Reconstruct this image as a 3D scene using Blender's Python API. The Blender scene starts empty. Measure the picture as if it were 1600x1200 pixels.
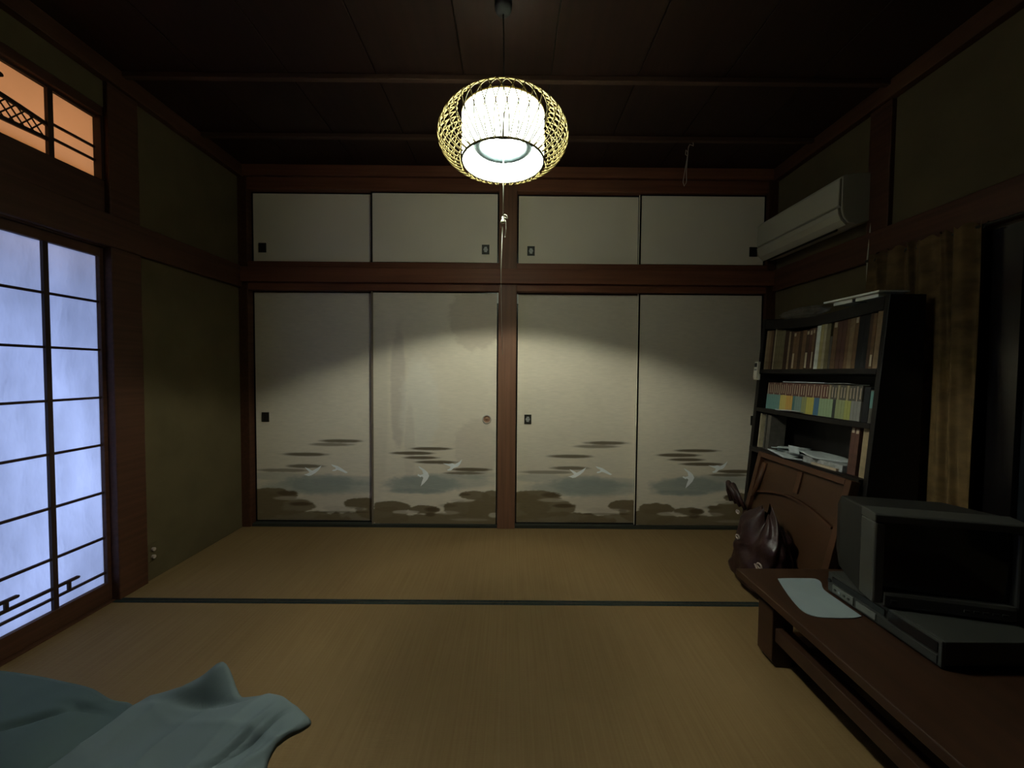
import bpy, bmesh, math, random
import numpy as np
from mathutils import Matrix, Vector
random.seed(7)
C = bpy.context.scene
COL = C.collection
PI = math.pi

# ------------------------------------------------------------------ camera
cd = bpy.data.cameras.new('camera'); cam = bpy.data.objects.new('camera', cd); COL.objects.link(cam)
cd.sensor_width = 36.0; cd.lens = 597.51 / 1600 * 36.0; cd.clip_start = 0.02; cd.clip_end = 60
_r = Vector((0.99996456, -0.00216619, 0.00813501)); _u = Vector((-0.0080595, 0.03284214, 0.99942806)); _f = Vector((0.00243212, 0.9994582, -0.03282351))
cam.matrix_world = Matrix(((_r.x, _u.x, -_f.x, 2.0219), (_r.y, _u.y, -_f.y, -2.8882), (_r.z, _u.z, -_f.z, 1.1905), (0, 0, 0, 1)))
C.camera = cam
# ------------------------------------------------------------------ world, lights, exposure
wd = bpy.data.worlds.new('night'); C.world = wd; wd.use_nodes = True
wd.node_tree.nodes['Background'].inputs[0].default_value = (0.02, 0.03, 0.05, 1)
wd.node_tree.nodes['Background'].inputs[1].default_value = 0.02
C.view_settings.view_transform = 'Standard'; C.view_settings.look = 'None'
C.view_settings.gamma = 1; C.view_settings.use_curve_mapping = False
C.view_settings.exposure = 0.0
LAMP_STRENGTH = 1400.0
SHADE_GLOW = 10.0
def area(name, loc, aim, sx, sy, power, col, spread=180):
    l = bpy.data.lights.new(name, 'AREA'); l.shape = 'RECTANGLE'; l.size = sx; l.size_y = sy
    l.energy = power; l.color = col; l.spread = math.radians(spread)
    o = bpy.data.objects.new(name, l); COL.objects.link(o); o.location = loc
    d = Vector(aim) - Vector(loc); o.rotation_euler = d.to_track_quat('-Z', 'Y').to_euler()
    return o
# daylight in the corridor beyond the paper screens; an added warm light high up there tints the transom
area('corridor_daylight', (-1.15, -1.0, 0.75), (-0.04, -1.25, 0.75), 1.3, 1.3, 36.0, (0.50, 0.62, 1.0))
area('transom_warm_fill', (-1.10, -1.15, 2.28), (-0.04, -1.2, 2.25), 1.0, 0.25, 2.6, (1.0, 0.66, 0.42), 70)

# ------------------------------------------------------------------ material helpers
def mat(name, col, rough=0.7, spec=0.3, metal=0.0, noise=None, bump=0.0, trans=0.0, coat=0.0, emis=None):
    """noise = (scale_vec, amount, detail): mottles the base colour; bump: relief from the same noise."""
    m = bpy.data.materials.new(name); m.use_nodes = True; nt = m.node_tree; b = nt.nodes['Principled BSDF']
    b.inputs['Base Color'].default_value = (*col, 1); b.inputs['Roughness'].default_value = rough
    b.inputs['Specular IOR Level'].default_value = spec; b.inputs['Metallic'].default_value = metal
    b.inputs['Coat Weight'].default_value = coat
    if trans: b.inputs['Transmission Weight'].default_value = trans
    if emis: b.inputs['Emission Color'].default_value = (*emis[0], 1); b.inputs['Emission Strength'].default_value = emis[1]
    if noise is None: noise = ((9, 9, 9), 0.10, 3)
    tc = nt.nodes.new('ShaderNodeTexCoord'); mp = nt.nodes.new('ShaderNodeMapping'); nz = nt.nodes.new('ShaderNodeTexNoise')
    mp.inputs['Scale'].default_value = noise[0]; nz.inputs['Scale'].default_value = 1.0; nz.inputs['Detail'].default_value = noise[2]
    nt.links.new(tc.outputs['Object'], mp.inputs['Vector']); nt.links.new(mp.outputs[0], nz.inputs['Vector'])
    mr = nt.nodes.new('ShaderNodeMapRange'); mr.inputs['To Min'].default_value = 1 - noise[1]; mr.inputs['To Max'].default_value = 1 + noise[1]
    mr.inputs['From Min'].default_value = 0.3; mr.inputs['From Max'].default_value = 0.7
    nt.links.new(nz.outputs['Fac'], mr.inputs['Value'])
    vm = nt.nodes.new('ShaderNodeVectorMath'); vm.operation = 'SCALE'; vm.inputs[0].default_value = col
    nt.links.new(mr.outputs[0], vm.inputs['Scale']); nt.links.new(vm.outputs[0], b.inputs['Base Color'])
    if bump:
        bp = nt.nodes.new('ShaderNodeBump'); bp.inputs['Strength'].default_value = 1; bp.inputs['Distance'].default_value = bump
        nt.links.new(nz.outputs['Fac'], bp.inputs['Height']); nt.links.new(bp.outputs[0], b.inputs['Normal'])
    return m
def paper(name, col, trans_col, tfac=0.6, amount=0.06, scale=(3, 3, 3), crinkle=0.0):
    m = bpy.data.materials.new(name); m.use_nodes = True; nt = m.node_tree; nt.nodes.remove(nt.nodes['Principled BSDF'])
    out = nt.nodes['Material Output']; d = nt.nodes.new('ShaderNodeBsdfDiffuse'); t = nt.nodes.new('ShaderNodeBsdfTranslucent'); mx = nt.nodes.new('ShaderNodeMixShader')
    mx.inputs[0].default_value = tfac
    tc = nt.nodes.new('ShaderNodeTexCoord'); mp = nt.nodes.new('ShaderNodeMapping'); nz = nt.nodes.new('ShaderNodeTexNoise')
    mp.inputs['Scale'].default_value = scale; nz.inputs['Scale'].default_value = 1; nz.inputs['Detail'].default_value = 4
    nt.links.new(tc.outputs['Object'], mp.inputs[0]); nt.links.new(mp.outputs[0], nz.inputs['Vector'])
    mr = nt.nodes.new('ShaderNodeMapRange'); mr.inputs['From Min'].default_value = 0.3; mr.inputs['From Max'].default_value = 0.7
    mr.inputs['To Min'].default_value = 1 - amount; mr.inputs['To Max'].default_value = 1 + amount
    nt.links.new(nz.outputs['Fac'], mr.inputs[0])
    for n, c in ((d, col), (t, trans_col)):
        vm = nt.nodes.new('ShaderNodeVectorMath'); vm.operation = 'SCALE'; vm.inputs[0].default_value = c
        nt.links.new(mr.outputs[0], vm.inputs['Scale']); nt.links.new(vm.outputs[0], n.inputs['Color'])
    if crinkle:
        bp = nt.nodes.new('ShaderNodeBump'); bp.inputs['Distance'].default_value = crinkle; bp.inputs['Strength'].default_value = 1
        nt.links.new(nz.outputs['Fac'], bp.inputs['Height'])
        nt.links.new(bp.outputs[0], d.inputs['Normal']); nt.links.new(bp.outputs[0], t.inputs['Normal'])
    nt.links.new(d.outputs[0], mx.inputs[1]); nt.links.new(t.outputs[0], mx.inputs[2]); nt.links.new(mx.outputs[0], out.inputs[0])
    return m
M = {}
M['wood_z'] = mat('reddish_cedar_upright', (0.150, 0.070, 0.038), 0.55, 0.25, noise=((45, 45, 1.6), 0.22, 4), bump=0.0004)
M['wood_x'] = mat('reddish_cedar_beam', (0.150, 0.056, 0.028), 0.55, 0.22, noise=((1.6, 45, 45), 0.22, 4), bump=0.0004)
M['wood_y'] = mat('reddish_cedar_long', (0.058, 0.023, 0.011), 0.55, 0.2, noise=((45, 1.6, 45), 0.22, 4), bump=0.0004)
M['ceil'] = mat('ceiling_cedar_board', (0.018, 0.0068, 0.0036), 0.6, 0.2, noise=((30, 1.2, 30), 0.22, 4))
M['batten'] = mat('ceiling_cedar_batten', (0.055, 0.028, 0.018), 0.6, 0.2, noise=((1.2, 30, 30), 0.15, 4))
M['plaster'] = mat('olive_sand_plaster', (0.088, 0.068, 0.034), 0.95, 0.05, noise=((5, 5, 5), 0.10, 6), bump=0.0006)
M['black'] = mat('black_lacquer', (0.006, 0.005, 0.005), 0.18, 0.6)
M['dark_sill'] = mat('dark_sill_wood', (0.03, 0.032, 0.024), 0.6, 0.2, noise=((1.5, 40, 40), 0.2, 3))
M['heri'] = mat('dark_green_border_cloth', (0.012, 0.016, 0.015), 0.9, 0.1, noise=((60, 60, 60), 0.3, 2))
M['pull_metal'] = mat('dark_bronze', (0.03, 0.028, 0.02), 0.45, 0.5, 0.4)
M['pull_silver'] = mat('worn_silver_inlay', (0.42, 0.42, 0.38), 0.4, 0.5, 0.3, noise=((220, 220, 220), 0.7, 2))
M['pull_wood'] = mat('turned_wood_cup', (0.23, 0.12, 0.07), 0.5, 0.3)
M['pull_ring'] = mat('pale_ring', (0.45, 0.40, 0.32), 0.5, 0.3)
M['upper_paper'] = mat('upper_door_paper', (0.90, 0.81, 0.62), 0.9, 0.08, noise=((1.2, 1.2, 1.2), 0.06, 4))
M['crane'] = mat('white_gouache', (0.93, 0.95, 0.92), 0.9, 0.1)
M['shoji'] = paper('shoji_paper', (0.30, 0.32, 0.34), (0.80, 0.82, 0.88), 0.75, 0.12, (4, 6, 2.6), 0.04)
M['ranma'] = paper('aged_transom_paper', (0.30, 0.21, 0.12), (0.80, 0.60, 0.40), 0.75, 0.05)
M['kumiko'] = mat('dark_lattice_wood', (0.030, 0.015, 0.010), 0.6, 0.2)
M['white_wall'] = mat('corridor_plaster', (0.55, 0.52, 0.48), 0.9, 0.1)

def paint_material():
    m = bpy.data.materials.new('painted_door_paper'); m.use_nodes = True; nt = m.node_tree; b = nt.nodes['Principled BSDF']
    b.inputs['Roughness'].default_value = 0.9; b.inputs['Specular IOR Level'].default_value = 0.08
    a = nt.nodes.new('ShaderNodeVertexColor'); a.layer_name = 'paint'
    tc = nt.nodes.new('ShaderNodeTexCoord'); nz = nt.nodes.new('ShaderNodeTexNoise'); mp = nt.nodes.new('ShaderNodeMapping')
    mp.inputs['Scale'].default_value = (14, 14, 260); nz.inputs['Detail'].default_value = 3; nz.inputs['Scale'].default_value = 1
    nt.links.new(tc.outputs['Object'], mp.inputs[0]); nt.links.new(mp.outputs[0], nz.inputs['Vector'])
    mr = nt.nodes.new('ShaderNodeMapRange'); mr.inputs['To Min'].default_value = 0.92; mr.inputs['To Max'].default_value = 1.08
    nt.links.new(nz.outputs['Fac'], mr.inputs[0])
    vm = nt.nodes.new('ShaderNodeVectorMath'); vm.operation = 'SCALE'
    nt.links.new(a.outputs['Color'], vm.inputs[0]); nt.links.new(mr.outputs[0], vm.inputs['Scale']); nt.links.new(vm.outputs[0], b.inputs['Base Color'])
    return m
M['paint'] = paint_material()

def tatami_material():
    m = bpy.data.materials.new('tatami_rush'); m.use_nodes = True; nt = m.node_tree; b = nt.nodes['Principled BSDF']
    b.inputs['Roughness'].default_value = 0.7; b.inputs['Specular IOR Level'].default_value = 0.18
    tc = nt.nodes.new('ShaderNodeTexCoord')
    def noise(scale, detail):
        mp = nt.nodes.new('ShaderNodeMapping'); mp.inputs['Scale'].default_value = scale
        nz = nt.nodes.new('ShaderNodeTexNoise'); nz.inputs['Scale'].default_value = 1; nz.inputs['Detail'].default_value = detail
        nt.links.new(tc.outputs['Object'], mp.inputs[0]); nt.links.new(mp.outputs[0], nz.inputs['Vector']); return nz
    n1 = noise((120, 2.0, 1), 3); n2 = noise((1.3, 1.3, 1.3), 3); n3 = noise((16, 420, 1), 1)
    cr = nt.nodes.new('ShaderNodeValToRGB'); cr.color_ramp.elements[0].position = 0.3; cr.color_ramp.elements[1].position = 0.72
    cr.color_ramp.elements[0].color = (0.150, 0.090, 0.034, 1); cr.color_ramp.elements[1].color = (0.210, 0.136, 0.060, 1)
    mx = nt.nodes.new('ShaderNodeMath'); mx.operation = 'MULTIPLY_ADD'; mx.inputs[1].default_value = 0.5
    m2 = nt.nodes.new('ShaderNodeMath'); m2.operation = 'MULTIPLY'; m2.inputs[1].default_value = 0.5
    nt.links.new(n2.outputs['Fac'], m2.inputs[0]); nt.links.new(n1.outputs['Fac'], mx.inputs[0]); nt.links.new(m2.outputs[0], mx.inputs[2])
    nt.links.new(mx.outputs[0], cr.inputs[0]); nt.links.new(cr.outputs[0], b.inputs['Base Color'])
    bp = nt.nodes.new('ShaderNodeBump'); bp.inputs['Distance'].default_value = 0.0008; nt.links.new(n3.outputs['Fac'], bp.inputs['Height'])
    nt.links.new(bp.outputs[0], b.inputs['Normal'])
    return m
M['tatami'] = tatami_material()

# ------------------------------------------------------------------ mesh helpers
class MB:
    def __init__(s): s.v = []; s.f = []; s.sm = []
    def add(s, vs, fs, smooth=False):
        k = len(s.v); s.v += [tuple(p) for p in vs]; s.f += [tuple(i + k for i in f) for f in fs]; s.sm += [smooth] * len(fs); return s
    def box(s, x0, x1, y0, y1, z0, z1):
        vs = [(x, y, z) for z in (z0, z1) for y in (y0, y1) for x in (x0, x1)]
        return s.add(vs, [(0, 2, 3, 1), (4, 5, 7, 6), (0, 1, 5, 4), (2, 6, 7, 3), (0, 4, 6, 2), (1, 3, 7, 5)])
    def prism(s, pts, axis, a, b, smooth=False):
        """pts: 2-D outline; extruded along axis (0,1,2) from a to b; outline in the other two axes in order."""
        o = [i for i in range(3) if i != axis]
        def P(p, h): q = [0, 0, 0]; q[axis] = h; q[o[0]] = p[0]; q[o[1]] = p[1]; return q
        n = len(pts); vs = [P(p, a) for p in pts] + [P(p, b) for p in pts]
        k = len(s.v); s.add(vs, [(i, (i + 1) % n, n + (i + 1) % n, n + i) for i in range(n)], smooth)
        s.f += [tuple(k + i for i in reversed(range(n))), tuple(k + n + i for i in range(n))]; s.sm += [False, False]
        return s
    def tube(s, path, r, n=6, closed=False, smooth=True, cap=True):
        path = [Vector(p) for p in path]; m = len(path); vs = []; up = None
        for i, p in enumerate(path):
            a = path[(i - 1) % m] if (closed or i) else p; b = path[(i + 1) % m] if (closed or i < m - 1) else p
            t = (b - a).normalized()
            if up is None: up = t.orthogonal().normalized()
            up = (up - t * up.dot(t)); up = up.normalized() if up.length > 1e-6 else t.orthogonal().normalized()
            w = t.cross(up); rr = r[i] if isinstance(r, (list, tuple)) else r
            vs += [p + (up * math.cos(2 * PI * j / n) + w * math.sin(2 * PI * j / n)) * rr for j in range(n)]
        fs = []
        for i in range(m if closed else m - 1):
            for j in range(n):
                fs.append((i * n + j, i * n + (j + 1) % n, ((i + 1) % m) * n + (j + 1) % n, ((i + 1) % m) * n + j))
        if cap and not closed: fs += [tuple(reversed(range(n))), tuple((m - 1) * n + j for j in range(n))]
        return s.add(vs, fs, smooth)
    def lathe(s, prof, c, n=24, smooth=True):
        vs = [(c[0] + r * math.cos(2 * PI * j / n), c[1] + r * math.sin(2 * PI * j / n), c[2] + z) for r, z in prof for j in range(n)]
        fs = [(i * n + j, i * n + (j + 1) % n, (i + 1) * n + (j + 1) % n, (i + 1) * n + j) for i in range(len(prof) - 1) for j in range(n)]
        return s.add(vs, fs, smooth)
    def disc(s, c, r, axis=2, n=24, h=0.002):
        o = [i for i in range(3) if i != axis]
        pts = [(c[o[0]] + r * math.cos(2 * PI * j / n), c[o[1]] + r * math.sin(2 * PI * j / n)) for j in range(n)]
        return s.prism(pts, axis, c[axis], c[axis] + h)
    def grid(s, nu, nv, fn, smooth=True, thick=0.0):
        vs = [fn(i / (nu - 1), j / (nv - 1)) for j in range(nv) for i in range(nu)]
        fs = [(j * nu + i, j * nu + i + 1, (j + 1) * nu + i + 1, (j + 1) * nu + i) for j in range(nv - 1) for i in range(nu - 1)]
        return s.add(vs, fs, smooth)
    def xf(s, mtx): s.v = [tuple(mtx @ Vector(p)) for p in s.v]; return s
    def mesh(s, name, m=None):
        me = bpy.data.meshes.new(name); me.from_pydata(s.v, [], s.f); me.polygons.foreach_set('use_smooth', s.sm)
        me.update(); me.validate()
        bm = bmesh.new(); bm.from_mesh(me); bmesh.ops.recalc_face_normals(bm, faces=bm.faces); bm.to_mesh(me); bm.free()
        if m: me.materials.append(M[m] if isinstance(m, str) else m)
        return me
    def build(s, name, m, parent=None, bevel=0.0, seg=2, origin=None, **tags):
        me = s.mesh(name, m)
        if origin is None and parent is None:
            a = np.array(s.v); origin = ((a[:, 0].min() + a[:, 0].max()) / 2, (a[:, 1].min() + a[:, 1].max()) / 2, a[:, 2].min())
        o = bpy.data.objects.new(name, me); COL.objects.link(o)
        if parent is not None:
            o.parent = parent
            # vertices are given in world space: bring them into the parent's frame
            me.transform(world_inv(parent))
        else:
            me.transform(Matrix.Translation(-Vector(origin))); o.location = origin
        if bevel:
            md = o.modifiers.new('bevel', 'BEVEL'); md.width = bevel; md.segments = seg; md.limit_method = 'ANGLE'; md.angle_limit = math.radians(40)
        for k, v in tags.items(): o[k] = v
        return o
def local(o): return Matrix.LocRotScale(o.location, o.rotation_euler, o.scale)
def world(o): return (world(o.parent) @ local(o)) if o.parent else local(o)
def world_inv(o): return world(o).inverted()
def tag(o, label=None, category=None, group=None, kind=None):
    for k, v in (('label', label), ('category', category), ('group', group), ('kind', kind)):
        if v: o[k] = v
    return o
def empty(name, loc, label=None, category=None, group=None, kind=None):
    o = bpy.data.objects.new(name, None); COL.objects.link(o); o.location = loc; o.empty_display_size = 0.1
    return tag(o, label, category, group, kind)
def struct(name, loc=(0, 0, 0), label=None): return empty(name, loc, label=label, kind='structure')
def inst(src, name, parent, mtx):
    o = bpy.data.objects.new(name, src.data); COL.objects.link(o); o.parent = parent; o.matrix_local = mtx
    return o

# ------------------------------------------------------------------ the room shell
W, HC, YF = 3.98, 2.69, -4.30       # right wall x, ceiling height, wall behind the camera
# floor of tatami mats, long side along x, dark borders on the long sides
fl = struct('floor', (2, -2, 0), 'straw tatami mat floor with thin dark border strips')
MB().box(-0.05, W + 0.05, YF, 0.0, -0.075, -0.052).build('subfloor', 'dark_sill', fl)
y = -0.022; row = 0
while y > YF + 0.2:
    for x0, x1 in ((0.002, 1.9898), (1.9902, W - 0.002)):
        y1 = max(y - 0.934, YF + 0.001)
        t = MB().box(x0, x1, y1, y, -0.05, 0.0).build('tatami_mat', 'tatami', fl)
        for ya, yb in ((y - 0.019, y - 0.0005), (y1 + 0.0005, y1 + 0.019)):
            if row == 0 and ya > y - 0.1: continue
            MB().box(x0, x1, ya, yb, -0.0005, 0.0011).build('border', 'heri', t)
    y = y - 0.936; row += 1

# ceiling: boards running front to back, battens across
ce = struct('ceiling', (2, -2, HC), 'dark red-brown boarded ceiling with cross battens')
nb = 9; bw = W / nb
for i in range(nb):
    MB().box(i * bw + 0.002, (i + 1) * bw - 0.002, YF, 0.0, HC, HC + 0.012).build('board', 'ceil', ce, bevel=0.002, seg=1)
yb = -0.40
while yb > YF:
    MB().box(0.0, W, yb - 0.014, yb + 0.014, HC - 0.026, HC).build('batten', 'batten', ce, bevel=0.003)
    yb -= 0.49
MB().box(-0.05, W + 0.05, YF, 0.05, HC + 0.013, HC + 0.05).build('roof_slab', 'dark_sill', ce)

def swall(name, boxes, m='plaster', label=None):
    b = MB()
    for q in boxes: b.box(*q)
    o = b.build(name, m); o['kind'] = 'structure'
    if label: o['label'] = label
    return o
def trim(n, q, m, label=None, bevel=0.004):
    o = MB().box(*q).build('trim_%d' % n, m, bevel=bevel); o['kind'] = 'structure'
    if label: o['label'] = label
    return o
swall('wall_left', [(-0.09, 0.0, -0.80, -0.0, 0.0, HC), (-0.09, 0.0, -4.30, -0.80, 2.475, HC), (-0.09, 0.0, YF, -1.93, 0.0, 2.475)], label='olive plaster wall with paper screen and transom')
swall('wall_right', [(W, W + 0.09, -1.30, 0.0, 0.0, HC), (W, W + 0.09, -2.60, -1.30, 1.78, HC), (W, W + 0.09, YF, -2.60, 0.0, HC), (W, W + 0.09, -2.60, -1.30, 0.0, 0.40)], label='olive plaster wall behind the air conditioner and bookcase')
swall('wall_back', [(-0.05, W + 0.05, 0.72, 0.80, 0.0, HC), (-0.05, W + 0.05, -0.012, 0.70, 2.60, HC), (-0.06, 0.0, 0.0, 0.75, 0.0, HC), (W, W + 0.06, 0.0, 0.75, 0.0, HC), (-0.05, W + 0.05, 0.06, 0.75, 1.86, 1.94)], m='dark_sill', label='closet wall of sliding paper doors')
swall('wall_front', [(-0.05, W + 0.05, YF - 0.08, YF, -0.05, HC)], label='plaster wall behind the camera')

# posts, beams, cornices
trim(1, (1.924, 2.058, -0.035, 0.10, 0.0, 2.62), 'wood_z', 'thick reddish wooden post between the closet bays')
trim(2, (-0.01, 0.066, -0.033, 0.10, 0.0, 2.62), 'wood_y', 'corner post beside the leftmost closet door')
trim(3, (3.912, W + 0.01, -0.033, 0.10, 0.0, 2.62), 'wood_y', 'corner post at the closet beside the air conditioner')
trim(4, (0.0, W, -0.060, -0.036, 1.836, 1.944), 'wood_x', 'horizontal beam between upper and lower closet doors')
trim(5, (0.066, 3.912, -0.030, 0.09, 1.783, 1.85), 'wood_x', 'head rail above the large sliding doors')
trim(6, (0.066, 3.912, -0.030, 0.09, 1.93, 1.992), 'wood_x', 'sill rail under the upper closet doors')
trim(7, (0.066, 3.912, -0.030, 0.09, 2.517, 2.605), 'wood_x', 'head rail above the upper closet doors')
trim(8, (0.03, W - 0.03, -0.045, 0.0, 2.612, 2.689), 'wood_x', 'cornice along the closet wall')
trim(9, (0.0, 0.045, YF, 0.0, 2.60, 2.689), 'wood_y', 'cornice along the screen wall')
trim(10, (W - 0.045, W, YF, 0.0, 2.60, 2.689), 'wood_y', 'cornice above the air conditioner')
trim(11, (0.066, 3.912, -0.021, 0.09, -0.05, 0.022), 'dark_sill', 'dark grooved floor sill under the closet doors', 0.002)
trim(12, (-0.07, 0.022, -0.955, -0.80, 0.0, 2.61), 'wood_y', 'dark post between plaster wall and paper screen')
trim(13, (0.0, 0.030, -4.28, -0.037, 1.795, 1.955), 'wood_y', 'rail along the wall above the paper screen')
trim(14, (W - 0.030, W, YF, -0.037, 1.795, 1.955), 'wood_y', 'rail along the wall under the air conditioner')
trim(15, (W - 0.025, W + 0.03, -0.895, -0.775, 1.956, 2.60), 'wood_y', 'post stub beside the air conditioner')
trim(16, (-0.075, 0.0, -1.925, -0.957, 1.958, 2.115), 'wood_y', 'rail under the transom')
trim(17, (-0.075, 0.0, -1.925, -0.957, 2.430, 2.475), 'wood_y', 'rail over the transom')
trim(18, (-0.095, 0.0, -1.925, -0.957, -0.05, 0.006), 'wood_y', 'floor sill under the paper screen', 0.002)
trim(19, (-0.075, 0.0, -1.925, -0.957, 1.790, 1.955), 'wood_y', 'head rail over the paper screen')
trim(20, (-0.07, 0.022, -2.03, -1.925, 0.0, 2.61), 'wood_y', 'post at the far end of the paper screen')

# corridor beyond the screen
swall('wall_1', [(-1.40, -1.35, -3.2, 0.6, -0.05, 2.75), (-1.40, -0.09, 0.6, 0.65, -0.05, 2.75), (-1.40, -0.09, -3.2, -3.15, -0.05, 2.75)], m='white_wall', label='corridor wall beyond the paper screen')
swall('floor_1', [(-1.40, -0.09, -3.2, 0.6, -0.08, -0.03)], m='wood_y', label='wooden corridor floor beyond the screen')
swall('ceiling_1', [(-1.40, -0.09, -3.2, 0.6, 2.70, 2.75)], m='wood_y', label='wooden corridor ceiling beyond the screen')

# ------------------------------------------------------------------ shoji screen (window_1) and transom (window_2)
XS = -0.040
w1 = struct('window_1', (XS, -1.44, 0.0), 'tall paper lattice screen glowing pale blue')
for q in ((XS - 0.012, XS + 0.020, -0.972, -0.940, 0.008, 1.788), (XS - 0.012, XS + 0.020, -1.922, -1.892, 0.008, 1.788),
          (XS - 0.012, XS + 0.020, -1.892, -0.972, 0.008, 0.098), (XS - 0.012, XS + 0.020, -1.892, -0.972, 1.744, 1.788)):
    MB().box(*q).build('frame_rail' if q[5] - q[4] < 0.2 else 'frame_stile', 'wood_y', w1, bevel=0.002)
vy = [-1.187, -1.412, -1.64]
hz = [1.520, 1.281, 1.043, 0.804, 0.562, 0.331, 0.151]
for yy in vy: MB().box(XS, XS + 0.014, yy - 0.0095, yy + 0.0095, 0.098, 1.744).build('muntin', 'kumiko', w1)
for zz in hz: MB().box(XS + 0.001, XS + 0.011, -1.892, -0.972, zz - 0.0055, zz + 0.0055).build('lattice_bar', 'kumiko', w1)
def rounded_bar(y0, y1, z, r=0.0065):
    n = 6; pts = [(y1 - r + r * math.cos(a), z + r * math.sin(a)) for a in [PI / 2 - PI * i / n for i in range(n + 1)]]
    pts += [(y0 + r + r * math.cos(a), z + r * math.sin(a)) for a in [-PI / 2 - PI * i / n for i in range(n + 1)]]
    return MB().prism(pts, 0, XS + 0.001, XS + 0.012)
rounded_bar(-1.70, -1.088, 0.196).build('mist_bar', 'kumiko', w1)
rounded_bar(-1.80, -1.312, 0.236).build('mist_bar', 'kumiko', w1)
for yy, z0, z1 in ((-1.130, 0.150, 0.197), (-1.352, 0.196, 0.237), (-1.60, 0.150, 0.197)):
    MB().box(XS + 0.001, XS + 0.0105, yy - 0.006, yy + 0.006, z0, z1).build('mist_block', 'kumiko', w1)
ys = [-0.972] + vy + [-1.892]; zs = [1.744] + hz + [0.098]
for i in range(4):
    for j in range(8):
        MB().box(XS - 0.0012, XS - 0.0002, ys[i + 1], ys[i], zs[j + 1], zs[j]).build('pane', 'shoji', w1)
w2 = struct('window_2', (XS, -1.44, 2.115), 'transom of aged paper with lozenge lattice')
for q in ((XS - 0.012, -0.002, -0.968, -0.9555, 2.115, 2.430), (XS - 0.012, XS + 0.016, -1.922, -1.905, 2.115, 2.430),
          (XS - 0.012, XS + 0.016, -1.905, -0.968, 2.115, 2.128), (XS - 0.012, XS + 0.016, -1.905, -0.968, 2.419, 2.430)):
    MB().box(*q).build('frame_rail', 'kumiko', w2)
tv = [-1.154, -1.44, -1.70]
for yy in tv: MB().box(XS, XS + 0.016, yy - 0.010, yy + 0.010, 2.128, 2.419).build('muntin', 'kumiko', w2)
for zz in (2.277, 2.213): MB().box(XS, XS + 0.010, -1.154, -0.968, zz - 0.005, zz + 0.005).build('lattice_bar', 'kumiko', w2)
for a, b in ((2.262, 0.030), (2.200, -0.008)):
    pts = []; n = 12
    for i in range(n + 1): t = i / n; pts.append((-1.164 - 0.54 * t, a + 0.008 + b * math.sin(PI * t)))
    for i in range(n, -1, -1): t = i / n; pts.append((-1.164 - 0.54 * t, a - 0.008 + b * math.sin(PI * t)))
    MB().prism(pts, 0, XS, XS + 0.012).build('curved_bar', 'kumiko', w2)
for k in range(16):
    for sgn in (-1, 1):
        yc = -1.195 - 0.034 * k; zc = 2.236; l = 0.040
        if abs(yc + 1.44) < 0.0: continue
        d = Vector((0, sgn * l * 0.80, l)); p = Vector((XS + 0.003 + 0.001 * sgn, yc, zc))
        MB().tube([p - d, p + d], 0.0030, 4, smooth=False).build('lattice_strip', 'kumiko', w2)
rounded_bar(-1.66, -1.306, 2.362, 0.009).build('mist_bar', 'kumiko', w2)
ys2 = [-0.968] + tv + [-1.905]
for i in range(4): MB().box(XS - 0.0012, XS - 0.0002, ys2[i + 1], ys2[i], 2.128, 2.419).build('pane', 'ranma', w2)

# ------------------------------------------------------------------ closet sliding doors
def px2w(p):           # painting design units -> metres on the door face
    x, y = p; return (-1.84845879 + 4.86921894e-3 * x - 1.66666667e-5 * y, 4.02139360 + 3.59471095e-5 * x - 4.91666667e-3 * y)
def vnoise(x, z, s, seed):
    xi = x * s; zi = z * s; x0 = np.floor(xi).astype(int); z0 = np.floor(zi).astype(int); fx = xi - x0; fz = zi - z0
    fx = fx * fx * (3 - 2 * fx); fz = fz * fz * (3 - 2 * fz)
    def h(a, b):
        n = (a * 374761393 + b * 668265263 + seed * 1442695041) & 0x7fffffff; n = ((n ^ (n >> 13)) * 1274126177) & 0x7fffffff
        return (n & 0xffff) / 65535.0
    return (h(x0, z0) * (1 - fx) + h(x0 + 1, z0) * fx) * (1 - fz) + (h(x0, z0 + 1) * (1 - fx) + h(x0 + 1, z0 + 1) * fx) * fz
BASE = np.array((0.72, 0.64, 0.495))
STRIP = np.array((0.120, 0.090, 0.050)); LAKE = np.array((0.29, 0.32, 0.28)); HILL = np.array((0.175, 0.130, 0.070)); DARKH = np.array((0.080, 0.052, 0.022)); SAND = np.array((0.54, 0.465, 0.355))
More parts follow.
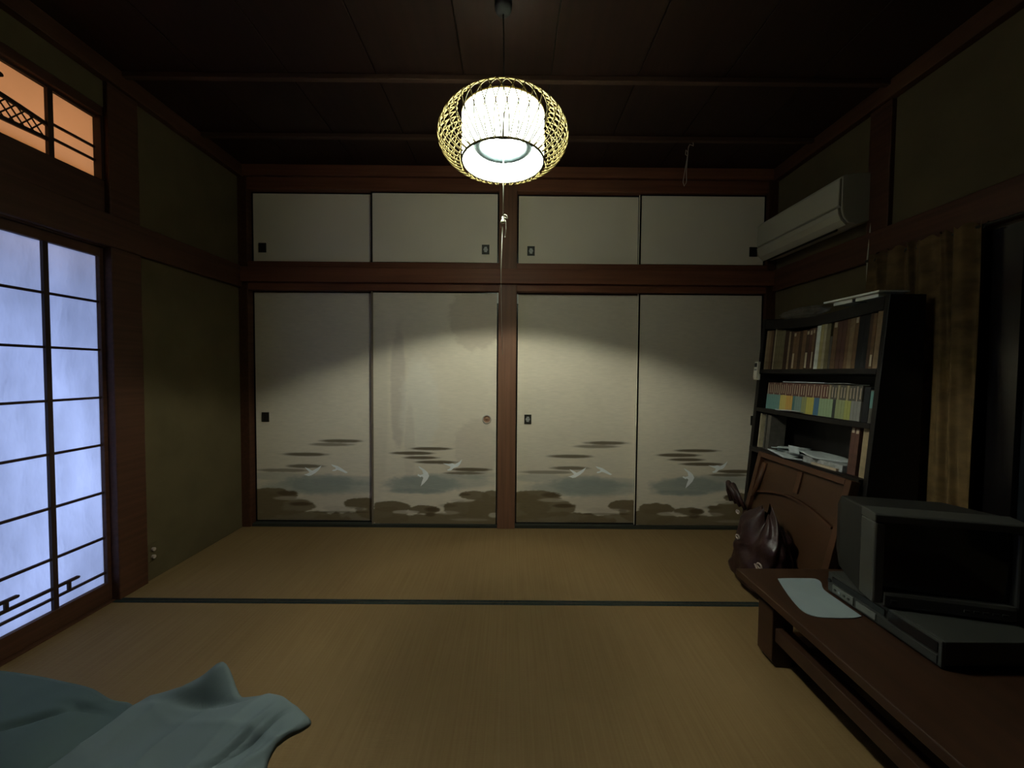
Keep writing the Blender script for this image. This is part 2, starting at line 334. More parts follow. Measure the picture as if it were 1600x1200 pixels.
# (cx, cy, rx, ry, colour, alpha, softness)
ART_A = [(500, 762, 92, 13, LAKE, 0.60, 0.55), (500, 757, 52, 15, LAKE, 0.70, 0.5), (545, 752, 55, 7, LAKE, 0.4, 0.6), (425, 745, 45, 6, LAKE, 0.35, 0.6),
  (524, 786, 70, 14, SAND, 0.5, 0.4),
  (420, 775, 42, 11, HILL, 0.95, 0.12), (402, 790, 40, 22, HILL, 0.95, 0.2), (440, 793, 46, 14, HILL, 0.92, 0.15), (566, 789, 32, 9.5, HILL, 0.98, 0.12),
  (586, 800, 34, 14, HILL, 0.98, 0.1), (460, 815, 90, 16, HILL, 0.95, 0.15), (560, 816, 80, 14, HILL, 0.9, 0.15), (545, 797, 26, 3.2, SAND, 0.55, 0.4),
  (447, 780, 22, 3, SAND, 0.5, 0.5), (523, 796, 22, 4, SAND, 0.6, 0.4),
  (445, 772, 15, 4, DARKH, 0.7, 0.7), (466, 789, 17, 3, DARKH, 0.8, 0.7), (530, 802, 40, 1.8, DARKH, 0.6, 0.6), (559, 797, 7, 3, DARKH, 0.5, 0.7),
  (531, 690, 33, 2.6, STRIP, 0.9, 0.6), (515, 695.5, 33, 2.6, STRIP, 0.7, 0.6), (474, 711, 34, 2.8, STRIP, 0.9, 0.6), (474, 729.5, 28, 3, STRIP, 0.85, 0.6), (440, 736, 42, 2.6, STRIP, 0.65, 0.6)]
ART_B = [(662, 757, 58, 14, LAKE, 0.75, 0.45), (700, 752, 70, 12, LAKE, 0.5, 0.5), (650, 767, 45, 4, LAKE, 0.6, 0.5), (740, 742, 40, 6, LAKE, 0.3, 0.6),
  (612, 792, 29, 9, HILL, 0.97, 0.12), (604, 806, 36, 14, HILL, 0.97, 0.12), (664, 796, 25, 6.5, HILL, 0.95, 0.12), (742, 774, 24, 7, HILL, 0.95, 0.12), (768, 776, 16, 10, HILL, 0.95, 0.12),
  (738, 795, 46, 13, HILL, 0.97, 0.12), (700, 815, 110, 13, HILL, 0.97, 0.15), (762, 800, 30, 24, HILL, 0.95, 0.15),
  (634, 800, 20, 3, SAND, 0.75, 0.3), (722, 782, 18, 2.6, SAND, 0.6, 0.4), (700, 801, 18, 3, SAND, 0.4, 0.5), (772, 805, 8, 4, SAND, 0.7, 0.4), (735, 812, 30, 2, SAND, 0.25, 0.6),
  (726, 772.5, 9, 2, DARKH, 0.6, 0.6), (676, 796, 11, 4, DARKH, 0.8, 0.8), (672, 804, 8, 3, DARKH, 0.7, 0.8), (700, 790, 14, 3, DARKH, 0.35, 0.8),
  (674, 701, 33, 2.4, STRIP, 0.95, 0.5), (645, 708, 34, 2.7, STRIP, 0.95, 0.5), (658, 715, 28, 2.4, STRIP, 0.95, 0.5), (682, 722, 34, 2.6, STRIP, 0.95, 0.5),
  (736, 733.5, 32, 2.8, STRIP, 0.95, 0.5), (724, 739, 30, 2.2, STRIP, 0.8, 0.5), (685, 715, 14, 5, SAND, 0.0, 0.5)]
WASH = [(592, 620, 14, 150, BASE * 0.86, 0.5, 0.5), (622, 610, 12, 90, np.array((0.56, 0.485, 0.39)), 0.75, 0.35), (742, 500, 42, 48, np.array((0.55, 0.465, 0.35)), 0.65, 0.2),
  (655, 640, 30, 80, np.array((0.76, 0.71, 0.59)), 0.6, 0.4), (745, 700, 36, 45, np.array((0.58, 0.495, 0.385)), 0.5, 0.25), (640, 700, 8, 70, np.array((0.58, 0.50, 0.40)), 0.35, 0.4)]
CR1 = [(670,455),(700,448),(735,430),(700,395),(680,372),(722,388),(765,412),(810,390),(872,352),(845,400),(805,435),(755,465),(720,473),(690,462)]
CR2 = [(978,338),(1060,360),(1095,382),(1172,432),(1150,440),(1080,410),(1052,402),(1025,415),(992,415),(1000,402),(1030,395),(1035,378),(1000,360)]
CR3 = [(535,350),(600,385),(640,420),(658,460),(640,500),(600,545),(562,578),(575,530),(592,482),(575,467),(560,475),(525,455),(530,440),(556,450),(590,440),(580,400),(552,375)]
CR4 = [(815,318),(880,325),(920,318),(950,330),(1000,300),(1033,270),(1012,320),(985,355),(938,370),(905,400),(870,402),(860,390),(888,380),(902,357),(850,335)]
def z2p(pts, ox): return [(ox + a / 7.27, 680 + b / 7.27) for a, b in pts]
CRANES = {'A': [z2p(CR1, 380), z2p(CR2, 380)], 'B': [z2p(CR3, 580), z2p(CR4, 580)]}
def painted_panel(parent, x0, x1, z0, z1, yf, art, shift, wash):
    nx = int((x1 - x0) / 0.0065); nz = int((z1 - z0) / 0.0050)
    xs = np.linspace(x0, x1, nx); zsv = np.linspace(z0, z1, nz); X, Z = np.meshgrid(xs, zsv)
    col = np.ones((nz, nx, 3)) * BASE
    n0 = vnoise(X, Z, 2.3, 3) * 0.6 + vnoise(X, Z, 6, 5) * 0.4
    col *= (0.95 + 0.1 * n0)[..., None]
    def stamp(L, xoff):
        nonlocal col
        wob = (vnoise(X, Z, 22, 11) - 0.5) * 0.20 + (vnoise(X, Z * 3, 50, 17) - 0.5) * 0.12
        for cx, cy, rx, ry, c, al, so in L:
            wx, wz = px2w((cx, cy)); wx += xoff; RX = rx * 4.87e-3; RZ = ry * 4.92e-3
            d = np.sqrt(((X - wx) / RX) ** 2 + ((Z - wz) / RZ) ** 2) + wob * (1.0 if ry > 4 else 0.6)
            k = np.clip((1 + so * 0.5 - d) / max(so, 0.02), 0, 1); k = k * k * (3 - 2 * k) * al
            col = col * (1 - k[..., None]) + np.array(c) * k[..., None]
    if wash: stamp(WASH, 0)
    stamp(art, shift)
    col *= (1 + (vnoise(X * 1.0, Z * 6, 30, 23) - 0.5) * 0.08)[..., None]
    vs = [(a, yf, b) for b in zsv for a in xs]
    fs = [(j * nx + i, j * nx + i + 1, (j + 1) * nx + i + 1, (j + 1) * nx + i) for j in range(nz - 1) for i in range(nx - 1)]
    me = bpy.data.meshes.new('paper_panel'); V = np.array(vs, dtype=np.float32); off = np.array(world_inv(parent).translation)
    V += off.astype(np.float32); me.from_pydata(V.tolist(), [], fs); me.update()
    ca = me.color_attributes.new('paint', 'FLOAT_COLOR', 'POINT')
    data = np.ones((nz * nx, 4), dtype=np.float32); data[:, :3] = np.clip(col.reshape(-1, 3), 0, 1); ca.data.foreach_set('color', data.ravel())
    me.materials.append(M['paint'])
    o = bpy.data.objects.new('paper_panel', me); COL.objects.link(o); o.parent = parent
    return o
def door(n, x0, x1, z0, z1, yf, label, art=None, shift=0.0, wash=False, frame=0.010, left_m='black', pull=None):
    d = struct('door_%d' % n, ((x0 + x1) / 2, yf, z0), label)
    MB().box(x0, x1, yf + 0.004, yf + 0.022, z0, z1).build('core', 'upper_paper', d)
    f = frame
    if art is None: MB().box(x0 + f, x1 - f, yf, yf + 0.0035, z0 + f, z1 - f).build('paper_panel', 'upper_paper', d)
    else: painted_panel(d, x0 + f, x1 - f, z0 + f, z1 - f, yf, {'A': ART_A, 'B': ART_B}[art], shift, wash)
    for k, (a, b) in enumerate(((x0, x0 + f), (x1 - f, x1))):
        MB().box(a, b, yf - 0.004, yf + 0.004, z0, z1).build('frame_stile', 'black' if k or left_m == 'black' else left_m, d)
    for a, b in ((z0, z0 + f * 0.8), (z1 - f * 0.8, z1)): MB().box(x0 + f, x1 - f, yf - 0.003, yf + 0.0039, a, b).build('frame_rail', 'black', d)
    if art:
        for poly in CRANES[art]:
            pts = [px2w(p) for p in poly]; pts = [(a + shift, b) for a, b in pts]
            MB().prism(pts, 1, yf - 0.0012, yf - 0.0002).build('painted_crane', 'crane', d)
    if pull:
        kind, cx, cz = pull
        if kind == 'round':
            ring = MB().lathe([(0.034, 0), (0.034, 0.004), (0.026, 0.005), (0.026, 0.0)], (0, 0, 0), 24)
            cup = MB().lathe([(0.026, 0.004), (0.022, 0.001), (0.008, 0.0008), (0.007, 0.003), (0.0001, 0.003)], (0, 0, 0), 24)
            R = Matrix.Translation((cx, yf - 0.0005, cz)) @ Matrix.Rotation(PI / 2, 4, 'X')
            p = ring.xf(R).build('door_pull', 'pull_ring', d); cup.xf(R).build('cup', 'pull_wood', p)
        else:
            hw, hh = (0.028, 0.035) if z1 > 1.9 else (0.027, 0.036)
            b = MB(); t = 0.007
            b.box(cx - hw, cx + hw, yf - 0.001, yf - 0.0003, cz - hh, cz + hh)
            for q in ((cx - hw, cx - hw + t, cz - hh, cz + hh), (cx + hw - t, cx + hw, cz - hh, cz + hh), (cx - hw + t, cx + hw - t, cz - hh, cz - hh + t), (cx - hw + t, cx + hw - t, cz + hh - t, cz + hh)):
                b.box(q[0], q[1], yf - 0.005, yf - 0.001, q[2], q[3])
            p = b.build('door_pull', 'pull_metal', d)
            if kind == 'silver':
                pts = [(cx + 0.015 * math.cos(a) * (1 + 0.12 * math.cos(6 * a)), cz + 0.021 * math.sin(a) * (1 + 0.12 * math.cos(6 * a))) for a in [2 * PI * i / 24 for i in range(24)]]
                MB().prism(pts, 1, yf - 0.004, yf - 0.001).build('inlay', 'pull_silver', p)
            else:
                MB().prism([(cx + 0.013 * math.cos(a), cz + 0.019 * math.sin(a)) for a in [2 * PI * i / 20 for i in range(20)]], 1, yf - 0.003, yf - 0.001).build('inlay', 'pull_metal', p)
    return d
door(1, 0.068, 0.972, 0.024, 1.782, 0.026, 'leftmost large sliding door with painted cranes over a lake', 'A', 0.0, pull=('dark', 0.150, 0.828))
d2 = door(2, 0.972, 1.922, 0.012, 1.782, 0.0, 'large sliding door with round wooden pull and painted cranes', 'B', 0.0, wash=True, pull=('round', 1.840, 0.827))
MB().box(0.969, 0.983, -0.010, -0.0045, 0.004, 1.782).build('cover_strip', mat('pale_worn_strip', (0.17, 0.13, 0.085), 0.6, 0.3), d2, bevel=0.0015)
d3 = door(3, 2.060, 2.985, 0.020, 1.782, 0.026, 'large sliding door with silver-centred pull beside the post', 'A', 2.03, pull=('silver', 2.152, 0.826))
d4 = door(4, 2.975, 3.910, 0.014, 1.782, 0.0, 'large painted sliding door behind the bookcase', 'B', 2.02, pull=('dark', 3.868, 0.833))
for d, x in ((d2, 1.9155), (d3, 2.0665)):
    MB().box(x - 0.004, x + 0.005, -0.010 + (0.02 if d is d3 else 0), 0.020, 1.70, 1.775).build('edge_guard', mat('white_plastic_guard', (0.75, 0.75, 0.7), 0.5, 0.3), d)
door(5, 0.068, 0.972, 1.992, 2.516, 0.024, 'upper closet door with a dim dark pull, above the leftmost painted door', pull=('dark', 0.145, 2.105))
door(6, 0.970, 1.922, 1.992, 2.516, 0.0, 'upper closet door with silver pull, just before the central post', pull=('silver', 1.824, 2.098))
door(7, 2.060, 2.978, 1.992, 2.514, 0.024, 'upper closet door with silver pull, just past the central post', pull=('silver', 2.164, 2.098))
door(8, 2.972, 3.910, 1.992, 2.514, 0.0, 'upper closet door beside the air conditioner', pull=('dark', 3.824, 2.098))

# ------------------------------------------------------------------ pendant lamp
def lit(name, col, strength):
    m = bpy.data.materials.new(name); m.use_nodes = True; nt = m.node_tree; b = nt.nodes['Principled BSDF']
    b.inputs['Base Color'].default_value = (0.8, 0.8, 0.8, 1); b.inputs['Emission Color'].default_value = (*col, 1); b.inputs['Emission Strength'].default_value = strength
    return m
M['tube'] = lit('fluorescent_glow', (0.96, 1.0, 0.86), LAMP_STRENGTH)
M['shade'] = paper('lamp_shade_sheet', (0.66, 0.72, 0.66), (0.80, 0.86, 0.72), 0.06, 0.07, (14, 14, 30))
_nt = M['shade'].node_tree; _o = _nt.nodes['Material Output']; _l = _o.inputs[0].links[0].from_socket
_e = _nt.nodes.new('ShaderNodeEmission'); _e.inputs[0].default_value = (0.92, 1.0, 0.84, 1); _e.inputs[1].default_value = SHADE_GLOW
_a = _nt.nodes.new('ShaderNodeAddShader'); _nt.links.new(_l, _a.inputs[0]); _nt.links.new(_e.outputs[0], _a.inputs[1]); _nt.links.new(_a.outputs[0], _o.inputs[0])
M['rattan'] = mat('yellow_rattan', (0.42, 0.33, 0.13), 0.5, 0.2)
M['rim'] = mat('dark_bamboo_rim', (0.03, 0.03, 0.015), 0.6, 0.2)
M['tube_off'] = mat('unlit_tube_glass', (0.010, 0.014, 0.015), 0.6, 0.03)
M['lamp_metal'] = mat('white_enamel', (0.6, 0.62, 0.6), 0.4, 0.4)
M['cord'] = mat('dark_cord', (0.02, 0.018, 0.016), 0.7, 0.2)
M['string'] = mat('pale_string', (0.75, 0.72, 0.55), 0.8, 0.2)
LX, LY, ZB, ZT, LR = 1.981, -1.28, 2.052, 2.236, 0.168
lamp = empty('pendant_lamp', (LX, LY, ZB), 'lit round pendant lamp with white drum shade inside a looped rattan cage', 'lamp')
MB().lathe([(LR, ZB), (LR, ZT)], (LX, LY, 0), 64).build('drum_shade', 'shade', lamp)
MB().lathe([(LR - 0.003, ZB - 0.002), (LR + 0.003, ZB - 0.002), (LR + 0.003, ZB + 0.005), (LR - 0.003, ZB + 0.005), (LR - 0.003, ZB - 0.002)], (LX, LY, 0), 64, False).build('bottom_rim', 'rim', lamp)
MB().lathe([(LR - 0.002, ZT - 0.003), (LR + 0.002, ZT - 0.003), (LR + 0.002, ZT + 0.002), (LR - 0.002, ZT + 0.002), (LR - 0.002, ZT - 0.003)], (LX, LY, 0), 64, False).build('top_rim', 'rattan', lamp)
NL = 42; path = []
for i in range(37):
    s_ = PI * i / 36; q = math.sin(s_) ** 1.5 if 0 < i < 36 else 0.0; a = 0.36 * math.cos(s_)
    r = LR + 0.006 + 0.088 * math.sin(PI * min(1, q * 0.985 + 0.0)) ** 0.75 + 0.004
    z = ZB - 0.004 + (ZT + 0.020 - ZB) * q - 0.012 * math.sin(PI * q) * (1 - q)
    path.append((r * math.cos(a), r * math.sin(a), z - ZB))
lp = MB().tube(path, 0.0022, 5, cap=False).mesh('rattan_loop', 'rattan')
for k in range(NL):
    o = bpy.data.objects.new('rattan_loop', lp); COL.objects.link(o); o.parent = lamp; o.rotation_euler = (0, 0, 2 * PI * k / NL)
ring = lambda r, z, t, n=48: MB().tube([(LX + r * math.cos(2 * PI * j / n), LY + r * math.sin(2 * PI * j / n), z) for j in range(n)], t, 10, closed=True)
ring(0.103, 2.184, 0.0130).build('glowing_tube', 'tube', lamp, label='glowing ring tube')
MB().lathe([(0.092, 2.166), (0.114, 2.166), (0.114, 2.163), (0.092, 2.163), (0.092, 2.166)], (LX, LY, 0), 40, False).build('tube_baffle', 'lamp_metal', lamp)  # added baffle ring, blocks tube light straight down to dim the floor below
ring(0.108, 2.122, 0.0150).build('unlit_tube', 'tube_off', lamp, label='unlit ring tube')
MB().lathe([(0.0001, 2.232), (0.154, 2.231), (0.162, 2.228), (0.162, 2.225), (0.153, 2.228), (0.0001, 2.229)], (LX, LY, 0), 32).build('reflector_plate', 'lamp_metal', lamp)
MB().lathe([(0.0001, 2.150), (0.022, 2.152), (0.026, 2.168), (0.026, 2.218), (0.0001, 2.219)], (LX, LY, 0), 20).build('socket', 'lamp_metal', lamp)
for k in range(3):
    a = 2 * PI * k / 3 + 0.5
    MB().tube([(LX + 0.026 * math.cos(a), LY + 0.026 * math.sin(a), 2.18), (LX + 0.10 * math.cos(a), LY + 0.10 * math.sin(a), 2.165), (LX + 0.112 * math.cos(a), LY + 0.112 * math.sin(a), 2.139)], 0.0022, 5).build('tube_clip', 'lamp_metal', lamp)
    MB().tube([(LX + 0.05 * math.cos(a), LY + 0.05 * math.sin(a), 2.222), (LX + LR * math.cos(a), LY + LR * math.sin(a), ZT - 0.002)], 0.002, 5).build('shade_arm', 'lamp_metal', lamp)
MB().box(LX - 0.012, LX + 0.012, LY - 0.122, LY - 0.104, 2.085, 2.138).build('tube_plug', 'tube_off', lamp)
MB().tube([(LX, LY, 2.225), (LX + 0.001, LY, 2.45), (LX - 0.003, LY, HC - 0.03)], 0.0032, 6).build('hanging_cord', 'cord', lamp)
MB().tube([(LX + 0.004, LY - LR - 0.004, ZT + 0.002), (LX + 0.006, LY - LR - 0.0045, ZB - 0.002)], 0.0022, 5).build('shade_seam', 'rim', lamp, label='dark vertical seam')
MB().lathe([(0.0001, HC - 0.045), (0.022, HC - 0.043), (0.034, HC - 0.028), (0.036, HC - 0.0005), (0.0001, HC - 0.0005)], (LX - 0.003, LY, 0), 24).build('ceiling_rose', 'cord', lamp)
ps = MB().tube([(LX, LY - 0.028, 2.16), (LX + 0.003, LY - 0.028, 2.0), (LX + 0.003, LY - 0.028, 1.812)], 0.0016, 5).build('pull_string', 'string', lamp)
MB().lathe([(0.0001, 1.822), (0.003, 1.820), (0.004, 1.812), (0.009, 1.800), (0.009, 1.796), (0.0001, 1.795)], (LX + 0.001, LY - 0.028, 0), 12).build('pull_bell', 'string', ps)
MB().tube([(LX + 0.002, LY - 0.028, 1.822), (LX + 0.010, LY - 0.03, 1.829), (LX + 0.019, LY - 0.03, 1.823), (LX + 0.021, LY - 0.03, 1.812), (LX + 0.014, LY - 0.03, 1.815), (LX + 0.003, LY - 0.028, 1.820)], 0.0014, 5).build('bow_loop', 'string', ps)
MB().tube([(LX + 0.004, LY - 0.028, 1.820), (LX + 0.014, LY - 0.03, 1.80), (LX + 0.015, LY - 0.03, 1.77), (LX + 0.011, LY - 0.03, 1.742)], 0.0011, 5).build('string_tail', 'string', ps)
MB().lathe([(0.0001, -0.004), (0.0035, 0), (0.0001, 0.004)], (LX + 0.011, LY - 0.03, 1.739), 8).build('tail_knot', 'string', ps)
MB().tube([(LX + 0.001, LY - 0.028, 1.797), (LX - 0.004, LY - 0.028, 1.60), (LX - 0.001, LY - 0.028, 1.40), (LX + 0.004, LY - 0.028, 1.26)], 0.0009, 5).build('string_extension', 'string', ps)

# strings hanging from the ceiling batten
hs = empty('hanging_string', (3.14, -0.40, 2.36), 'pale looped string hanging from a hook on a ceiling batten', 'string')
M['dim_string'] = mat('grey_string', (0.42, 0.36, 0.30), 0.8, 0.2)
MB().tube([(3.172, -0.40, HC - 0.03), (3.174, -0.40, 2.640), (3.150, -0.40, 2.648), (3.143, -0.40, 2.630)], 0.0022, 5).build('hook', 'dim_string', hs)
MB().tube([(3.143, -0.40, 2.635), (3.136, -0.402, 2.57), (3.122, -0.402, 2.48), (3.112, -0.402, 2.41), (3.120, -0.402, 2.385), (3.134, -0.402, 2.41), (3.132, -0.402, 2.48), (3.140, -0.402, 2.60)], 0.0022, 5).build('string_loop', 'dim_string', hs)
MB().tube([(3.139, -0.40, 2.60), (3.126, -0.402, 2.612), (3.124, -0.402, 2.585), (3.136, -0.402, 2.575)], 0.0022, 5).build('knot', 'dim_string', hs)

# ------------------------------------------------------------------ air conditioner
M['ac'] = mat('aged_ivory_plastic', (0.36, 0.34, 0.25), 0.45, 0.35, noise=((2, 2, 2), 0.05, 2))
M['ac_dark'] = mat('dark_vent_plastic', (0.02, 0.02, 0.016), 0.6, 0.2)  # one dark tone for outlet, intake slats and pipe sleeve
ac = empty('air_conditioner', (W, -0.45, 2.0), 'ivory wall mounted air conditioner unit high above the bookcase', 'air conditioner')
body = [(W - 0.001, 2.285), (3.83, 2.272), (3.805, 2.262), (3.805, 2.09), (3.815, 2.045), (3.845, 2.012), (3.90, 2.006), (W - 0.001, 2.03)]
MB().prism(body, 1, -0.79, -0.095).build('casing', 'ac', ac, bevel=0.006)
MB().prism([(3.8045, 2.255), (3.790, 2.245), (3.788, 2.105), (3.8045, 2.098)], 1, -0.787, -0.098).build('front_panel', 'ac', ac, bevel=0.004)
MB().prism([(3.801, 2.094), (3.788, 2.090), (3.791, 2.062), (3.806, 2.028), (3.836, 2.000), (3.842, 2.008), (3.818, 2.036), (3.806, 2.064)], 1, -0.785, -0.10).build('louver', 'ac', ac, bevel=0.002)
MB().prism([(3.846, 2.011), (3.852, 2.000), (3.862, 1.998), (3.866, 2.010)], 1, -0.70, -0.12).build('air_outlet', 'ac_dark', ac)
for k in range(6): MB().box(3.86, 3.955, -0.74 + k * 0.1, -0.735 + k * 0.1, 2.286, 2.290).build('intake_slat', 'ac_dark', ac)
MB().tube([(W - 0.001, -0.772, 2.055), (W - 0.02, -0.80, 2.055), (W - 0.022, -0.80, 2.00), (W - 0.034, -0.80, 1.80), (W - 0.034, -0.805, 1.60)], 0.0035, 6).build('power_cable', 'ac', ac)
MB().disc((W - 0.012, -0.762, 2.06), 0.020, 0, 16, 0.011).build('pipe_sleeve', 'ac_dark', ac)

# ------------------------------------------------------------------ curtain and night window on the right wall
M['curtain'] = mat('ochre_patterned_curtain', (0.095, 0.058, 0.022), 0.85, 0.15, noise=((14, 14, 22), 0.30, 3), bump=0.0006)
cu = empty('curtain', (3.93, -1.25, 0.0), 'long ochre patterned curtain hanging beside the bookcase under the rail', 'curtain')
def cfn(u, v):
    z = 0.06 + 1.765 * v
    y0 = -0.842; y1 = -1.345 + 0.035 * v
    ph = u * 2 * PI * 6.5 + 0.5 * math.sin(3 * z)
    x = 3.918 + (0.017 + 0.005 * math.sin(5 * u + z)) * math.sin(ph) + 0.004 * math.sin(2.3 * ph + 4 * z)
    y = y0 + (y1 - y0) * u + 0.012 * math.sin(ph * 0.5 + 2 * z)
    zz = z - (0.018 * math.sin(ph * 1.0) ** 2 if v > 0.97 else 0)
    return (min(x, 3.968) if z > 1.78 else x, y, zz)
MB().grid(130, 60, cfn).build('cloth', 'curtain', cu)
MB().tube([(3.938, -0.80, 1.800), (3.938, -2.62, 1.800)], 0.007, 8).build('rail', 'pull_metal', cu)
for k in range(10): MB().tube([(3.944, -0.86 - 0.052 * k, 1.812), (3.935, -0.86 - 0.052 * k, 1.800), (3.925, -0.86 - 0.052 * k, 1.785)], 0.0025, 4).build('curtain_hook', 'pull_metal', cu)
M['glass'] = mat('night_window_glass', (0.01, 0.012, 0.014), 0.05, 0.6)
w3 = struct('window_3', (W, -1.95, 0.40), 'black night window past the curtain')
for q in ((W - 0.01, W + 0.05, -1.42, -1.30, 0.40, 1.78), (W - 0.01, W + 0.05, -2.60, -2.56, 0.40, 1.78), (W - 0.01, W + 0.05, -2.56, -1.42, 1.74, 1.78), (W - 0.01, W + 0.05, -2.56, -1.42, 0.40, 0.44), (W, W + 0.04, -2.02, -1.98, 0.44, 1.74)):
    MB().box(*q).build('frame_bar', 'black', w3)
for a, b in ((-1.98, -1.42), (-2.56, -2.02)): MB().box(W + 0.015, W + 0.02, a, b, 0.44, 1.74).build('pane', 'glass', w3)

# ------------------------------------------------------------------ bookcase (its front leans back)
M['case'] = mat('near_black_stained_wood', (0.006, 0.0045, 0.0035), 0.5, 0.3, noise=((3, 40, 3), 0.3, 3))
TH = math.atan(0.08); BT = Matrix.Translation((3.595, 0, 0)) @ Matrix.Rotation(TH, 4, 'Y')
bc = empty('bookcase', (3.77, -0.73, 0.0), 'tall near-black open bookcase with sagging top shelf against the wall', 'bookcase')
side = [(3.595, 0.0), (3.719, 1.553), (3.882, 1.553), (3.882, 0.0)]
MB().prism(side, 1, -1.166, -1.142).build('side_panel', 'case', bc, bevel=0.002)
MB().prism(side, 1, -0.330, -0.300).build('side_panel', 'case', bc, bevel=0.002)
MB().box(3.868, 3.878, -1.142, -0.330, 0.03, 1.53).build('back_panel', 'case', bc)
def board(z0, z1, name='shelf', sag=0.0, proud=0.0, depth=0.0):
    b = MB(); n = 14; D = depth or (3.866 - 3.595 - 0.08 * z0 + 0.0)
    pts = []
    for i in range(n + 1): t = i / n; pts.append((-1.141 + 0.810 * t, z1 - sag * math.sin(PI * t)))
    for i in range(n, -1, -1): t = i / n; pts.append((-1.141 + 0.810 * t, z0 - sag * math.sin(PI * t)))
    return b.prism(pts, 0, -proud, D).xf(BT).build(name, 'case', bc)
board(1.528, 1.552, 'top_shelf', sag=0.034)
board(1.492, 1.528, 'top_rail', sag=0.026, depth=0.018)
board(1.197, 1.222); board(0.942, 0.967, sag=0.004); board(0.676, 0.705, proud=0.020); board(0.36, 0.385); board(0.04, 0.065)
def bookmat(name, col): return mat(name, col, 0.65, 0.25, noise=((30, 30, 30), 0.18, 2))
BC = {'beige': (0.25, 0.19, 0.11), 'brown': (0.13, 0.075, 0.038), 'dark brown': (0.055, 0.03, 0.018), 'cream': (0.36, 0.31, 0.20), 'olive': (0.15, 0.125, 0.065), 'black': (0.010, 0.010, 0.011),
      'white': (0.62, 0.66, 0.60), 'yellow': (0.34, 0.29, 0.13), 'red-brown': (0.075, 0.034, 0.024), 'grey': (0.075, 0.068, 0.055), 'tan': (0.20, 0.135, 0.075)}
BM = {k: bookmat(k.replace(' ', '_').replace('-', '_') + '_spine', v) for k, v in BC.items()}
M['pages'] = mat('aged_page_edges', (0.36, 0.30, 0.20), 0.9, 0.1, noise=((4, 300, 4), 0.2, 1))
M['label'] = mat('pale_spine_label', (0.42, 0.34, 0.24), 0.8, 0.1)
ORD = ['first', 'second', 'third', 'fourth', 'fifth', 'sixth', 'seventh', 'eighth', 'ninth', 'tenth', 'eleventh', 'twelfth', 'thirteenth', 'fourteenth', 'fifteenth', 'sixteenth', 'seventeenth', 'eighteenth', 'nineteenth', 'twentieth'] 
ORD += ['twenty-' + o for o in ORD[:9]] + ['thirtieth'] + ['thirty-' + o for o in ORD[:9]] + ['fortieth']
def book(y0, t, z, h, d, m, label, group, labels=(), band=None, lean=0.0, inset=0.012):
    """upright book, spine towards the room; y0 = far side, t = thickness"""
    o = empty('book', BT @ Vector((inset, y0, z + 0.0005)), label, 'book', group); o.rotation_euler = (lean, TH, 0)
    c = MB(); k = min(0.0022, t * 0.2)
    c.box(0, 0.002, -t, 0, 0, h); c.box(0.002, d, -t, -t + k, 0, h); c.box(0.002, d, -k, 0, 0, h)
    cm = c.mesh('cover', m); co = bpy.data.objects.new('cover', cm); COL.objects.link(co); co.parent = o
    p = MB().box(0.0021, d - 0.003, -t + k, -k, 0.003, h - 0.003).mesh('pages', 'pages'); po = bpy.data.objects.new('pages', p); COL.objects.link(po); po.parent = o
    for za, zb in labels:
        q = MB().box(-0.0008, -0.0001, -t * (0.62 if band else 0.80), -t * (0.40 if band else 0.20), h * za, h * zb).mesh('spine_label', 'label'); qo = bpy.data.objects.new('spine_label', q); COL.objects.link(qo); qo.parent = o
    if band:
        q = MB().box(-0.0009, 0.0, -t + 0.0004, -0.0004, 0.001, h * 0.56).box(-0.0001, d * 0.9, -t - 0.0003, -t, 0.001, h * 0.56).mesh('paper_band', band); qo = bpy.data.objects.new('paper_band', q); COL.objects.link(qo); qo.parent = o
    return o
# (far y, near y, height, colour, labels)
R1 = [(-.339,-.356,.252,'beige'),(-.357,-.381,.250,'tan'),(-.382,-.402,.250,'brown'),(-.403,-.419,.248,'dark brown'),(-.420,-.429,.258,'cream'),(-.430,-.450,.246,'olive'),(-.451,-.474,.242,'olive'),
      (-.475,-.512,.238,'olive'),(-.513,-.545,.230,'dark brown'),(-.546,-.560,.226,'beige'),(-.561,-.585,.224,'dark brown'),(-.586,-.608,.220,'brown','lb'),(-.609,-.632,.220,'brown'),(-.633,-.656,.220,'dark brown'),
      (-.657,-.684,.222,'brown'),(-.685,-.708,.222,'dark brown','lb'),(-.709,-.730,.226,'red-brown','t'),(-.731,-.746,.226,'brown','lb'),(-.747,-.757,.226,'dark brown'),(-.758,-.784,.236,'white'),
      (-.785,-.806,.242,'yellow'),(-.807,-.824,.244,'cream'),(-.825,-.850,.244,'olive'),(-.851,-.866,.150,'grey'),(-.867,-.895,.252,'brown','t'),(-.896,-.921,.252,'red-brown'),
      (-.922,-.947,.254,'red-brown'),(-.948,-.965,.256,'brown'),(-.966,-.992,.260,'tan'),(-.993,-1.014,.262,'brown','t'),(-1.015,-1.044,.262,'black'),(-1.045,-1.070,.258,'black'),
      (-1.071,-1.086,.258,'dark brown'),(-1.087,-1.103,.255,'brown','b'),(-1.106,-1.138,.262,'tan')]
R1[23] = (-.851, -.866, .170, 'grey')
for i, r in enumerate(R1):
    lab = {'lb': [(0.88, 0.96), (0.03, 0.42)], 't': [(0.85, 0.95)], 'b': [(0.04, 0.25)]}.get(r[4] if len(r) > 4 else '', [])
    h = r[2] + 0.004
    book(r[0], r[0] - r[1], 1.222, h, 0.125, BM[r[3]], '%s book, %s from the far end of the top shelf' % (r[3], ORD[i]), 'books on the top shelf', lab)
